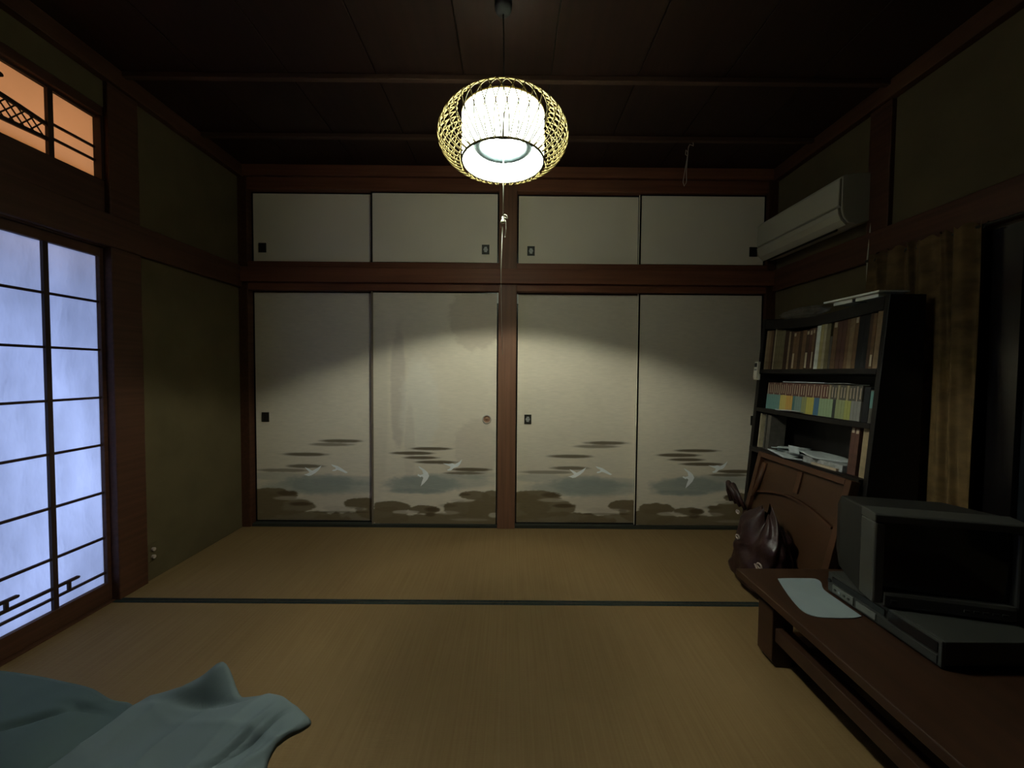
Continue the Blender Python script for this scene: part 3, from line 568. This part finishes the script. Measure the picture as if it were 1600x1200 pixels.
bands = [('teal', (0.10, 0.20, 0.18), 7), ('yellow', (0.42, 0.33, 0.09), 3), ('orange', (0.42, 0.25, 0.06), 3), ('dark teal', (0.05, 0.12, 0.12), 1), ('grey-teal', (0.14, 0.20, 0.18), 3), ('olive', (0.20, 0.21, 0.09), 2),
         ('mustard', (0.36, 0.32, 0.07), 3), ('blue', (0.045, 0.115, 0.19), 2), ('pale green', (0.22, 0.30, 0.17), 5), ('dark', (0.03, 0.035, 0.03), 1), ('light olive', (0.22, 0.25, 0.12), 3), ('yellow-green', (0.27, 0.28, 0.08), 2), ('grey', (0.18, 0.18, 0.16), 3)]
yy = -0.400; i = 0; total = sum(b[2] for b in bands); tb = (1.072 - 0.400) / total
seq = [(n, c) for n, c, k in bands for _ in range(k)]; bm_ = {}
for n, c in seq:
    if n not in bm_: bm_[n] = mat(n.replace(' ', '_').replace('-', '_') + '_band', c, 0.6, 0.3)
    sp = bookmat('maroon_brown_spine_%d' % i, (0.085 + 0.02 * random.random(), 0.045, 0.032)) if i < 27 else BM['grey']
    if i in (27, 30, 33): sp = BM['olive']
    book(yy, tb - 0.0008, 0.967, 0.172 + random.uniform(-0.002, 0.002), 0.11, sp, 'small book with %s paper band, %s from the far end of the second shelf' % (n, ORD[i]), 'banded paperbacks on the second shelf', [(0.62, 0.93)] if i % 3 else [(0.55, 0.98)], bm_[n], inset=0.014)
    yy -= tb; i += 1
book(-1.075, 0.030, 0.967, 0.168, 0.11, BM['black'], 'thick black book beside the banded paperbacks on the second shelf', 'dark books on the second shelf', inset=0.02)
b_ = book(-1.108, 0.030, 0.967, 0.155, 0.11, BM['grey'], 'grey book with a teal top half at the near end of the second shelf', 'dark books on the second shelf', inset=0.02)
q = MB().box(-0.0012, -0.0001, -0.029, -0.001, 0.07, 0.150).mesh('teal_cover', bm_['teal']); qo = bpy.data.objects.new('teal_cover', q); COL.objects.link(qo); qo.parent = b_
# third shelf
for k, (ya, t, h, cname) in enumerate(((-1.020, 0.022, 0.235, 'red-brown'), (-1.0425, 0.022, 0.233, 'red-brown'), (-1.084, 0.028, 0.245, 'beige'))):
    book(ya, t, 0.705, h, 0.14, BM[cname], ['tall red-brown book with pale top label, farther of the standing pair', 'tall red-brown book with pale top label, nearer of the standing pair', 'tall beige book at the near end of the third shelf'][k], 'tall books standing on the third shelf', [(0.87, 0.97)] if k < 2 else [], inset=0.03)
for k, (ya, t, h, cname, lab) in enumerate(((-0.350, 0.008, 0.225, 'cream', 'thin pale booklet standing against the side of the third shelf'), (-0.402, 0.010, 0.225, 'grey', 'thin grey booklet standing at the far end of the third shelf'), (-0.425, 0.030, 0.222, 'grey', 'thick grey folder standing at the far end of the third shelf'))):
    book(ya, t, 0.705, h, 0.10, BM[cname], lab, 'booklets standing at the far end of the third shelf', inset=0.02)

# papers
M['paper'] = mat('white_print_paper', (0.46, 0.50, 0.50), 0.85, 0.15, noise=((30, 30, 30), 0.12, 3))
M['news'] = mat('grey_newsprint', (0.26, 0.27, 0.26), 0.9, 0.1, noise=((60, 60, 60), 0.3, 3))
M['dark_print'] = mat('dark_printed_cover', (0.03, 0.032, 0.04), 0.6, 0.3)
def sheet(name, c, sx, sy, rz, h, m, label, cat, group=None, curl=0.0, tilt=0.0, pages=1):
    o = empty(name, c, label, cat, group); o.rotation_euler = (0, TH + tilt, rz)
    def fn(u, v): return ((u - 0.5) * sx, (v - 0.5) * sy, h + curl * ((u - 0.5) ** 2 * 4 + 0.6 * math.sin(3 * v + 1)) )
    b = MB().grid(9, 9, fn); n = len(b.v)
    b2 = [(x, y, z - h) for x, y, z in b.v]; k = len(b.v); b.v += b2; f0 = list(b.f)
    b.f += [tuple(i + k for i in reversed(f)) for f in f0]; b.sm += [True] * len(f0)
    rim = [i for i in range(9)] + [9 * j + 8 for j in range(1, 9)] + [72 + i for i in range(7, -1, -1)] + [9 * j for j in range(7, 0, -1)]
    b.f += [(rim[i], rim[(i + 1) % len(rim)], rim[(i + 1) % len(rim)] + k, rim[i] + k) for i in range(len(rim))]; b.sm += [False] * len(rim)
    me = b.mesh('leaf', m); l = bpy.data.objects.new('sheets', me); COL.objects.link(l); l.parent = o
    return o
def onshelf(x, y, z): return BT @ Vector((x, y, z))
G3 = 'papers and newspapers heaped on the third shelf'
sheet('newspaper', onshelf(0.105, -0.885, 0.7055), 0.19, 0.24, 0.05, 0.034, 'news', 'thick folded grey newspaper beside the tall red-brown books', 'newspaper', G3)
sheet('newspaper', onshelf(0.130, -0.630, 0.7055), 0.16, 0.25, 0.12, 0.026, 'news', 'folded grey newspaper at the far side of the paper heap', 'newspaper', G3)
sheet('magazine', onshelf(0.050, -0.620, 0.706), 0.17, 0.26, -0.30, 0.006, 'paper', 'white magazine lying at the front edge of the third shelf', 'magazine', G3, 0.002)
sheet('pamphlet', onshelf(0.120, -0.760, 0.742), 0.20, 0.30, -0.35, 0.004, 'paper', 'pale bluish pamphlet lying on top of the newspaper heap', 'pamphlet', G3, 0.004)
sheet('pamphlet', onshelf(0.055, -0.745, 0.722), 0.12, 0.14, 0.5, 0.003, 'dark_print', 'black printed pamphlet among the white papers', 'pamphlet', G3, 0.004, 0.12)
sheet('pamphlet', onshelf(0.090, -0.560, 0.735), 0.15, 0.17, 0.7, 0.003, 'paper', 'curled pale pamphlet at the far end of the paper heap', 'pamphlet', G3, 0.008)
sheet('paper_strip', onshelf(0.020, -0.915, 0.7058), 0.045, 0.15, 0.05, 0.012, 'label', 'narrow cream booklet lying in front of the thick newspaper', 'booklet', G3)
fc = sheet('folded_card', onshelf(0.030, -0.665, 0.715), 0.045, 0.06, 0.4, 0.001, 'paper', 'small white folded card standing up with a black mark', 'card', G3, 0.0)
fc.rotation_euler = (0.15, 1.35, 0.5); fc.location.z += 0.035
mk = MB().box(-0.016, 0.004, -0.006, 0.006, 0.0011, 0.0016).mesh('black_mark', 'dark_print'); mo = bpy.data.objects.new('black_mark', mk); COL.objects.link(mo); mo.parent = fc
G2 = 'loose papers on the banded paperbacks'
sheet('paper_sheet', onshelf(0.060, -0.69, 1.1425), 0.10, 0.30, 0.03, 0.004, 'paper', 'long white papers lying flat on top of the banded paperbacks', 'paper', G2, 0.0015)
sheet('paper_sheet', onshelf(0.050, -0.95, 1.1425), 0.09, 0.14, -0.06, 0.003, 'news', 'short grey paper on the paperbacks nearer the side panel', 'paper', G2, 0.0025)
sheet('paper_sheet', onshelf(0.004, -0.64, 0.968), 0.06, 0.17, 0.12, 0.004, 'paper', 'crumpled pale leaflet on the shelf edge before the yellow banded books', 'leaflet', G2, 0.005)
# on the top
M['boxcard'] = mat('white_card', (0.78, 0.80, 0.70), 0.7, 0.2)
bx = empty('flat_box', (3.80, -0.94, 1.556), 'white shallow box with an overhanging lid on top of the bookcase', 'box')
MB().box(3.742, 3.86, -0.945, -0.835, 1.5535, 1.572).build('tray', 'boxcard', bx, bevel=0.001)
MB().box(3.742, 3.86, -1.085, -0.965, 1.5535, 1.572).build('tray', 'boxcard', bx, bevel=0.001)
MB().box(3.746, 3.855, -0.965, -0.945, 1.5535, 1.568).build('divider', 'dark_print', bx)
MB().box(3.725, 3.87, -1.105, -0.790, 1.573, 1.582).build('lid', 'boxcard', bx, bevel=0.001)
M['clear'] = paper('clear_crinkled_film', (0.30, 0.28, 0.23), (0.30, 0.28, 0.23), 0.4, 0.3, (25, 25, 25), 0.02)
def bagfn(cx, cy, cz, rx, ry, rz, seed, fold=0.12):
    rnd = random.Random(seed); ph = [rnd.uniform(0, 6) for _ in range(6)]
    def fn(u, v):
        a = 2 * PI * u; t = v * PI
        k = 1 + fold * (math.sin(5 * a + ph[0] + 3 * v) * 0.5 + math.sin(9 * a + ph[1] - 5 * v) * 0.35 + math.sin(14 * t + 3 * a + ph[2]) * 0.3) * math.sin(t)
        r = math.sin(t) ** 0.6 if 0 < v < 1 else 0
        return (cx + rx * r * k * math.cos(a), cy + ry * r * k * math.sin(a), cz - rz * math.cos(t) * (1 if True else 0))
    return fn
_nt = M['clear'].node_tree; _o = _nt.nodes['Material Output']; _l = _o.inputs[0].links[0].from_socket
_t = _nt.nodes.new('ShaderNodeBsdfTransparent'); _g = _nt.nodes.new('ShaderNodeBsdfGlossy'); _g.inputs['Roughness'].default_value = 0.15
_m = _nt.nodes.new('ShaderNodeMixShader'); _m.inputs[0].default_value = 0.12; _nt.links.new(_l, _m.inputs[1]); _nt.links.new(_g.outputs[0], _m.inputs[2])
_m2 = _nt.nodes.new('ShaderNodeMixShader'); _m2.inputs[0].default_value = 0.62; _nt.links.new(_m.outputs[0], _m2.inputs[1]); _nt.links.new(_t.outputs[0], _m2.inputs[2]); _nt.links.new(_m2.outputs[0], _o.inputs[0])
cb = empty('plastic_bag', (3.79, -0.60, 1.52), 'crinkled clear plastic bag lying on the bookcase top beside the white box', 'bag')
MB().grid(40, 20, bagfn(3.795, -0.560, 1.560, 0.055, 0.14, 0.034, 3, 0.45)).build('film', 'clear', cb)
# remote control hung on the bookcase's front edge
M['remote'] = mat('ivory_remote_plastic', (0.75, 0.72, 0.58), 0.45, 0.35)
rc = empty('remote_control', (3.67, -0.318, 1.157), 'ivory remote control in a holder on the far upright of the bookcase', 'remote control')
MB().box(-0.018, -0.002, -0.338, -0.292, 1.150, 1.190).xf(BT).build('holder', 'remote', rc, bevel=0.003)
MB().box(-0.026, -0.006, -0.334, -0.297, 1.160, 1.272).xf(BT).build('handset', 'remote', rc, bevel=0.004)
MB().box(-0.0275, -0.0255, -0.328, -0.303, 1.235, 1.262).xf(BT).build('display', 'dark_print', rc)
for k in range(3): MB().box(-0.0275, -0.0255, -0.328 + 0.009 * k, -0.322 + 0.009 * k, 1.212, 1.222).xf(BT).build('button', 'news', rc)

# ------------------------------------------------------------------ low table leaning on its side against the bookcase
M['tbl'] = mat('mid_brown_veneer', (0.042, 0.018, 0.007), 0.5, 0.3, noise=((14, 1.5, 14), 0.2, 4))
M['tbl_frame'] = mat('red_brown_frame_wood', (0.058, 0.023, 0.010), 0.5, 0.3, noise=((14, 1.5, 14), 0.2, 4))
lt = empty('folding_table', (3.44, -0.84, 0.0), 'brown square low table leaning on its side against the bookcase', 'table')
LTA = math.atan2(0.16, 0.70); LT = Matrix.Translation((3.435, 0, 0.003)) @ Matrix.Rotation(LTA, 4, 'Y')
H = 0.715; ya, yb = -1.150, -0.49
def lbox(name, m, *q, bev=0.002): return MB().box(*q).xf(LT).build(name, m, lt, bevel=bev)
lbox('tabletop', 'tbl', 0.022, 0.040, ya, yb, 0.0, H)
lbox('edge_rail', 'tbl_frame', -0.004, 0.021, ya, ya + 0.032, 0.0, H); lbox('edge_rail', 'tbl_frame', -0.004, 0.021, yb - 0.032, yb, 0.0, H)
lbox('edge_rail', 'tbl_frame', -0.004, 0.021, ya + 0.033, yb - 0.033, H - 0.030, H); lbox('edge_rail', 'tbl_frame', -0.004, 0.021, ya + 0.033, yb - 0.033, 0.0, 0.030)
def apron(z, dz, flip):
    n = 16; pts = []
    for i in range(n + 1): t = i / n; pts.append((ya + 0.05 + (yb - ya - 0.10) * t, z + dz * (1 - math.sin(PI * t))))
    for i in range(n, -1, -1): t = i / n; pts.append((ya + 0.05 + (yb - ya - 0.10) * t, z + dz * (1 - math.sin(PI * t)) + flip * 0.012))
    MB().prism(pts, 0, 0.004, 0.021).xf(LT).build('curved_apron', 'tbl_frame', lt)
apron(0.52, -0.055, 1); apron(0.16, 0.06, -1)
lbox('strip', 'tbl_frame', 0.012, 0.021, -0.845, -0.815, 0.555, 0.675)
for yy_ in (yb - 0.055,):
    for zz_ in (0.06, H - 0.06):
        MB().tube([LT @ Vector((0.018, yy_, zz_)), LT @ Vector((-0.006, yy_, zz_ + (0.22 if zz_ < 0.3 else -0.22)))], [0.016, 0.011], 8).build('folded_leg', 'tbl_frame', lt)

# ------------------------------------------------------------------ wine-red plastic bag in front of the leaning table
M['redfilm'] = mat('wine_red_film', (0.024, 0.009, 0.008), 0.45, 0.35, noise=((12, 12, 12), 0.4, 3), bump=0.012)
M['clasp'] = mat('pale_clasp', (0.36, 0.29, 0.24), 0.4, 0.4)
rb = empty('shopping_bag', (3.37, -0.82, 0.0), 'dark wine-red crinkled bag standing on the mat before the leaning table', 'bag')
def redfn(u, v):
    a = 2 * PI * u; t = v
    prof = [0.0, 0.86, 0.97, 1.0, 0.99, 0.97, 0.93, 0.88, 0.78, 0.55, 0.20]; k = t * 10; i = min(9, int(k)); p = prof[i] + (prof[i + 1] - prof[i]) * (k - i)
    sq = 1 / max(abs(math.cos(a)), abs(math.sin(a))) ** 0.55
    f = sq * (1 + 0.07 * math.sin(4 * a + 5 * t) + 0.06 * math.sin(9 * a - 8 * t) + 0.05 * math.sin(19 * t + 2 * a) + 0.03 * math.sin(27 * t - 7 * a))
    return (3.365 + 0.055 * t + 0.085 * p * f * math.cos(a), -0.82 - 0.02 * t + 0.165 * p * f * math.sin(a), 0.002 + 0.43 * t + (0.035 * math.sin(3 * a + 0.6) + 0.02 * math.sin(7 * a)) * t)
MB().grid(72, 50, redfn).build('bag_body', 'redfilm', rb)
for (x, y, z, r) in ((3.285, -0.80, 0.285, 0.015), (3.300, -0.965, 0.205, 0.017), (3.330, -0.72, 0.395, 0.013)):
    MB().tube([(x, y + r * math.cos(a), z + r * 0.7 * math.sin(a)) for a in [2 * PI * i / 14 for i in range(14)]], 0.0045, 6, closed=True).build('pale_ring', 'clasp', rb)
for sy in (0.0, 0.05):
    MB().tube([(3.385, -0.70 + sy, 0.40), (3.36, -0.66 + sy, 0.485), (3.37, -0.60 + sy, 0.515), (3.385, -0.575 + sy, 0.46), (3.39, -0.60 + sy, 0.40)], [0.010, 0.013, 0.016, 0.013, 0.010], 8).build('handle', 'redfilm', rb)
MB().tube([(3.292, -0.94, 0.205), (3.300, -0.99, 0.14), (3.315, -1.04, 0.07)], 0.004, 6).build('strap', 'clasp', rb)

# ------------------------------------------------------------------ low bench table with video recorder and television
M['bench'] = mat('dark_red_brown_bench', (0.036, 0.016, 0.008), 0.42, 0.35, noise=((25, 1.4, 25), 0.25, 4))
bn = empty('low_table', (3.45, -1.9, 0.0), 'long dark brown low table on the tatami under the television', 'table')
MB().box(3.058, 3.86, -2.62, -1.170, 0.268, 0.300).build('tabletop', 'bench', bn, bevel=0.004)
MB().box(3.100, 3.82, -2.56, -1.215, 0.238, 0.2675).build('apron', 'bench', bn, bevel=0.003)
for ly in (-1.335, -2.50):
    for lx in (3.085, 3.76):
        b = MB(); pts = [(lx, 0.237), (lx, 0.030), (lx + 0.020, 0.0), (lx + 0.085, 0.0), (lx + 0.085, 0.237)]
        b.prism(pts, 1, ly - 0.045, ly + 0.045).build('leg', 'bench', bn, bevel=0.003)
    MB().box(3.171, 3.759, ly - 0.035, ly + 0.035, 0.0, 0.075).build('foot_rail', 'bench', bn, bevel=0.003)
MB().box(3.095, 3.150, -2.454, -1.381, 0.110, 0.165).build('stretcher', 'bench', bn, bevel=0.003)
MB().box(3.780, 3.825, -2.454, -1.381, 0.110, 0.165).build('stretcher', 'bench', bn, bevel=0.003)
# white sheet on it
def smooth_poly(P, n=8):
    out = []
    for i in range(len(P)):
        p0, p1, p2, p3 = [Vector(P[(i + k - 1) % len(P)]) for k in range(4)]
        for j in range(n):
            t = j / n; out.append(0.5 * ((2 * p1) + (-p0 + p2) * t + (2 * p0 - 5 * p1 + 4 * p2 - p3) * t * t + (-p0 + 3 * p1 - 3 * p2 + p3) * t ** 3))
    return [tuple(q)[:2] for q in out]
M['mat'] = mat('pale_cyan_sheet', (0.26, 0.31, 0.315), 0.6, 0.3, noise=((8, 8, 8), 0.05, 3))
pls = [(3.186, -1.262), (3.192, -1.261), (3.24, -1.258), (3.330, -1.258), (3.352, -1.266), (3.350, -1.290), (3.318, -1.345), (3.316, -1.42), (3.316, -1.505), (3.316, -1.514), (3.308, -1.518), (3.27, -1.526), (3.19, -1.526), (3.145, -1.518), (3.124, -1.490), (3.128, -1.44), (3.150, -1.36), (3.180, -1.275)]
sh = MB().prism(smooth_poly(pls, 5), 2, 0.3003, 0.3030).build('placemat', 'mat')
tag(sh, 'pale sheet with rounded corners lying on the low table before the recorder', 'placemat')
# recorder
M['silver'] = mat('grey_silver_plastic', (0.035, 0.036, 0.031), 0.4, 0.45)
M['silver2'] = mat('lighter_silver_plastic', (0.12, 0.125, 0.11), 0.4, 0.45)
vc = empty('video_recorder', (3.48, -1.55, 0.30), 'grey silver video recorder under the television on the low table', 'video recorder')
MB().box(3.338, 3.66, -1.765, -1.352, 0.310, 0.386).build('casing', 'silver', vc, bevel=0.003)
MB().box(3.327, 3.3375, -1.765, -1.352, 0.306, 0.386).build('front_panel', 'silver', vc, bevel=0.002)
MB().box(3.3235, 3.3268, -1.59, -1.375, 0.352, 0.374).build('tape_slot', 'black', vc)
MB().box(3.3235, 3.3268, -1.755, -1.605, 0.346, 0.378).build('display_window', 'black', vc)
MB().box(3.3225, 3.3268, -1.470, -1.378, 0.314, 0.344).build('button_panel', 'silver2', vc, bevel=0.001)
MB().box(3.3225, 3.3268, -1.560, -1.482, 0.314, 0.340).build('jack_cover', 'silver2', vc, bevel=0.003)
MB().box(3.3235, 3.3268, -1.755, -1.570, 0.312, 0.338).build('lower_flap', 'silver', vc, bevel=0.001)
for k in range(4): MB().disc((3.3200, -1.392 - 0.02 * k, 0.328), 0.005, 0, 10, 0.0025).build('button', 'mat' if k == 1 else 'silver', vc)
MB().disc((3.3215, -1.362, 0.352), 0.007, 0, 12, 0.0055).build('power_button', 'black', vc)
for fx in (3.36, 3.63):
    for fy in (-1.73, -1.385): MB().disc((fx, fy, 0.3003), 0.012, 2, 12, 0.0096).build('foot', 'black', vc)
# television (turned a little towards the room)
M['tvcase'] = mat('dark_silver_television_plastic', (0.042, 0.042, 0.036), 0.42, 0.4)
M['tvback'] = mat('charcoal_television_plastic', (0.014, 0.014, 0.012), 0.55, 0.3)
M['screen'] = mat('dark_television_glass', (0.008, 0.010, 0.011), 0.12, 0.5)
TM = Matrix.Translation((3.280, -1.590, 0.387)) @ Matrix.Rotation(math.radians(-14), 4, 'Z')
tv = empty('television', TM @ Vector((0.2, 0.15, 0)), 'boxy silver tube television with a dark screen on the recorder', 'television')
def tb(name, m, *q, bev=0.003): return MB().box(*q).xf(TM).build(name, m, tv, bevel=bev)
TW, THh = 0.42, 0.325
tb('bezel_side', 'tvcase', 0.0, 0.032, 0.0, 0.075, 0.012, THh - 0.03, bev=0.006); tb('bezel_side', 'tvcase', TW - 0.032, TW, 0.0, 0.075, 0.012, THh - 0.03, bev=0.006)
MB().prism([(0.0, THh - 0.029), (0.0, THh - 0.004), (0.006, THh), (0.075, THh + 0.004), (0.075, THh - 0.029)], 0, 0.0, TW).xf(TM).build('bezel_top', 'tvcase', tv, bevel=0.003)
MB().prism([(0.0, 0.055), (-0.004, 0.045), (-0.004, 0.010), (0.006, 0.0), (0.075, 0.0), (0.075, 0.055)], 0, 0.0325, TW - 0.0325).xf(TM).build('bezel_bottom', 'tvcase', tv, bevel=0.002)
def scr(u, v):
    x = 0.033 + (TW - 0.066) * u; z = 0.056 + (THh - 0.030 - 0.056) * v
    return (x, 0.022 - 0.012 * (1 - (2 * u - 1) ** 2) * 0.6 - 0.012 * (1 - (2 * v - 1) ** 2) * 0.4, z)
MB().grid(14, 12, scr).xf(TM).build('screen', 'screen', tv)
hs_ = [(0.0, 0.004, 0.004, TW - 0.004, THh), (0.20, 0.040, 0.010, TW - 0.040, THh - 0.02), (0.34, 0.10, 0.03, TW - 0.10, THh - 0.09)]
vs = []; 
for dy, x0, z0, x1, z1 in hs_: vs += [(x0, 0.076 + dy, z0), (x1, 0.076 + dy, z0), (x1, 0.076 + dy, z1), (x0, 0.076 + dy, z1)]
fs = [(0, 1, 2, 3), (8, 9, 10, 11)] + [(4 * k + i, 4 * k + (i + 1) % 4, 4 * k + 4 + (i + 1) % 4, 4 * k + 4 + i) for k in (0, 1) for i in range(4)]
MB().add(vs, fs).xf(TM).build('rear_housing', 'tvback', tv, bevel=0.006)
for k in range(5): tb('control_button', 'tvback', 0.25 + 0.025 * k, 0.266 + 0.025 * k, -0.007, -0.0035, 0.022, 0.030, bev=0.001)
tb('power_button', 'tvback', 0.05, 0.068, -0.007, -0.0035, 0.020, 0.032, bev=0.001)
# ------------------------------------------------------------------ bedding
M['sheet'] = mat('white_cotton_sheet', (0.13, 0.165, 0.170), 0.9, 0.1, noise=((6, 6, 6), 0.05, 3))
M['blanket'] = mat('grey_green_cover', (0.075, 0.105, 0.105), 0.95, 0.05, noise=((6, 6, 6), 0.06, 3))
M['mattress'] = mat('dark_navy_mattress', (0.030, 0.026, 0.036), 0.9, 0.1)
def cloth(name, poly, c, zf, m, nr=34, sub=10, drop=0.0):
    B = smooth_poly(poly, sub); n = len(B); vs = [(c[0], c[1], zf(c[0], c[1], 0, 0))]
    for j in range(1, nr + 1):
        t = j / nr
        for i, (bx_, by_) in enumerate(B):
            x = c[0] + (bx_ - c[0]) * t; y = c[1] + (by_ - c[1]) * t; vs.append((x, y, zf(x, y, t, i / n)))
    fs = [(0, 1 + i, 1 + (i + 1) % n) for i in range(n)]
    fs += [(1 + (j - 1) * n + i, 1 + j * n + i, 1 + j * n + (i + 1) % n, 1 + (j - 1) * n + (i + 1) % n) for j in range(1, nr) for i in range(n)]
    b = MB().add(vs, fs, True); return b
def g(x, y, cx, cy, rx, ry, a=0.0):
    dx, dy = x - cx, y - cy; u = dx * math.cos(a) + dy * math.sin(a); v = -dx * math.sin(a) + dy * math.cos(a)
    return math.exp(-(u / rx) ** 2 - (v / ry) ** 2)
def fold(x, y):
    w = 0.30 + 0.70 * g(x, y, 1.22, -1.90, 0.32, 0.30)
    f = 0.008 * math.sin(15 * x + 6 * y + 2 * math.sin(5 * y)) + 0.007 * math.sin(27 * y - 14 * x + 1.5 * math.sin(9 * x))
    f += 0.007 * (1 - abs(math.sin(11 * x + 19 * y + 1.3 * math.sin(7 * x - 4 * y)))) ** 3 + 0.005 * (1 - abs(math.sin(23 * x - 9 * y + 2 * math.sin(6 * y)))) ** 3
    return f * w
def edge_t(x, y): return (x - 0.905) * 0.78 - (-1.755 - y) * -0.62        # > 0 on the sheet's side of its hem
def zsheet(x, y, t, s):
    z = 0.192 + fold(x, y) + 0.050 * g(x, y, 1.105, -1.69, 0.055, 0.05) + 0.022 * g(x, y, 1.07, -1.73, 0.11, 0.03, 0.35) + 0.02 * g(x, y, 1.40, -1.85, 0.10, 0.05, -0.6)
    z -= 0.055 * g(x, y, 1.335, -1.89, 0.065, 0.006, 0.95) + 0.045 * g(x, y, 1.285, -1.925, 0.070, 0.006, 1.10) + 0.024 * g(x, y, 1.10, -1.765, 0.13, 0.015, 0.05) + 0.02 * g(x, y, 1.20, -1.99, 0.06, 0.008, 0.5)
    z += 0.018 * g(x, y, 1.38, -1.935, 0.08, 0.018, 1.0) + 0.012 * g(x, y, 1.31, -1.86, 0.06, 0.015, 1.0)
    if t > 0.96: z -= 0.018 * ((t - 0.96) / 0.04) ** 2
    return z
def zblank(x, y, t, s):
    z = 0.190 + 0.03 * g(x, y, 0.35, -1.95, 0.30, 0.25) + 0.007 * math.sin(9 * x - 7 * y) + 0.006 * math.sin(23 * x + 11 * y + 2 * math.sin(6 * x)) - 0.022 * g(x, y, 0.66, -1.84, 0.10, 0.012, 0.35) - 0.015 * g(x, y, 0.78, -1.80, 0.07, 0.010, -0.2)
    d = (x - 0.895) * 0.8 + (-1.80 - y) * 0.25
    z -= 0.045 * min(1, max(0, (d - 0.02) / 0.05))
    if t > 0.965: z -= (z - 0.02) * ((t - 0.965) / 0.035) ** 1.5
    return z
mt = empty('mattress', (0.72, -2.35, 0.0), 'dark navy futon mattress under the pale bedding on the tatami', 'mattress')
MB().grid(30, 30, lambda u, v: (0.16 + 1.285 * u, -3.0 + 1.20 * v, 0.02 + 0.085 * (1 - (2 * u - 1) ** 8) * (1 - (2 * v - 1) ** 8))).build('mattress_top', 'mattress', mt)
MB().box(0.17, 1.435, -2.99, -1.81, 0.002, 0.03).build('mattress_base', 'mattress', mt, bevel=0.012)
sheet_poly = [(0.912, -1.758), (0.965, -1.724), (1.022, -1.694), (1.060, -1.682), (1.080, -1.662), (1.084, -1.659), (1.092, -1.662), (1.135, -1.695), (1.193, -1.730), (1.236, -1.737), (1.321, -1.744), (1.378, -1.774), (1.452, -1.816), (1.450, -1.85), (1.418, -1.89), (1.404, -1.927), (1.412, -1.965), (1.425, -2.10), (1.42, -2.4), (1.30, -2.75), (0.95, -2.78), (0.74, -2.55), (0.76, -2.25), (0.83, -2.05), (0.875, -1.93), (0.900, -1.84)]
o = cloth('bed_sheet', sheet_poly, (1.10, -2.15), zsheet, 'sheet', nr=60, sub=12).build('bed_sheet', 'sheet')
sd = o.modifiers.new('thick', 'SOLIDIFY'); sd.thickness = 0.006; sd.offset = -1
tag(o, 'rumpled white cotton bed sheet with a raised corner over the dark mattress', 'bed sheet')
bl_poly = [(0.05, -1.66), (0.33, -1.646), (0.50, -1.660), (0.63, -1.686), (0.74, -1.715), (0.83, -1.748), (0.91, -1.765), (0.96, -1.81), (0.97, -1.92), (0.90, -2.3), (0.70, -2.70), (0.3, -2.75), (0.06, -2.5), (0.03, -2.0)]
o = cloth('quilt', bl_poly, (0.45, -2.15), zblank, 'blanket', nr=56).build('quilt', 'blanket')
sd = o.modifiers.new('thick', 'SOLIDIFY'); sd.thickness = 0.012; sd.offset = -1
tag(o, 'grey-green quilt lying half under the white bed sheet', 'quilt')
# cable outlet low on the plaster wall
ot = empty('wall_outlet', (0.0, -0.745, 0.12), 'small pale cable outlet low on the plaster wall beside the dark post', 'outlet')
MB().box(0.0003, 0.006, -0.785, -0.725, 0.105, 0.205).build('plate', 'plaster', ot, bevel=0.002)
for z in (0.13, 0.172): MB().disc((0.0062, -0.758, z), 0.010, 0, 12, 0.012).build('socket', 'clasp', ot)
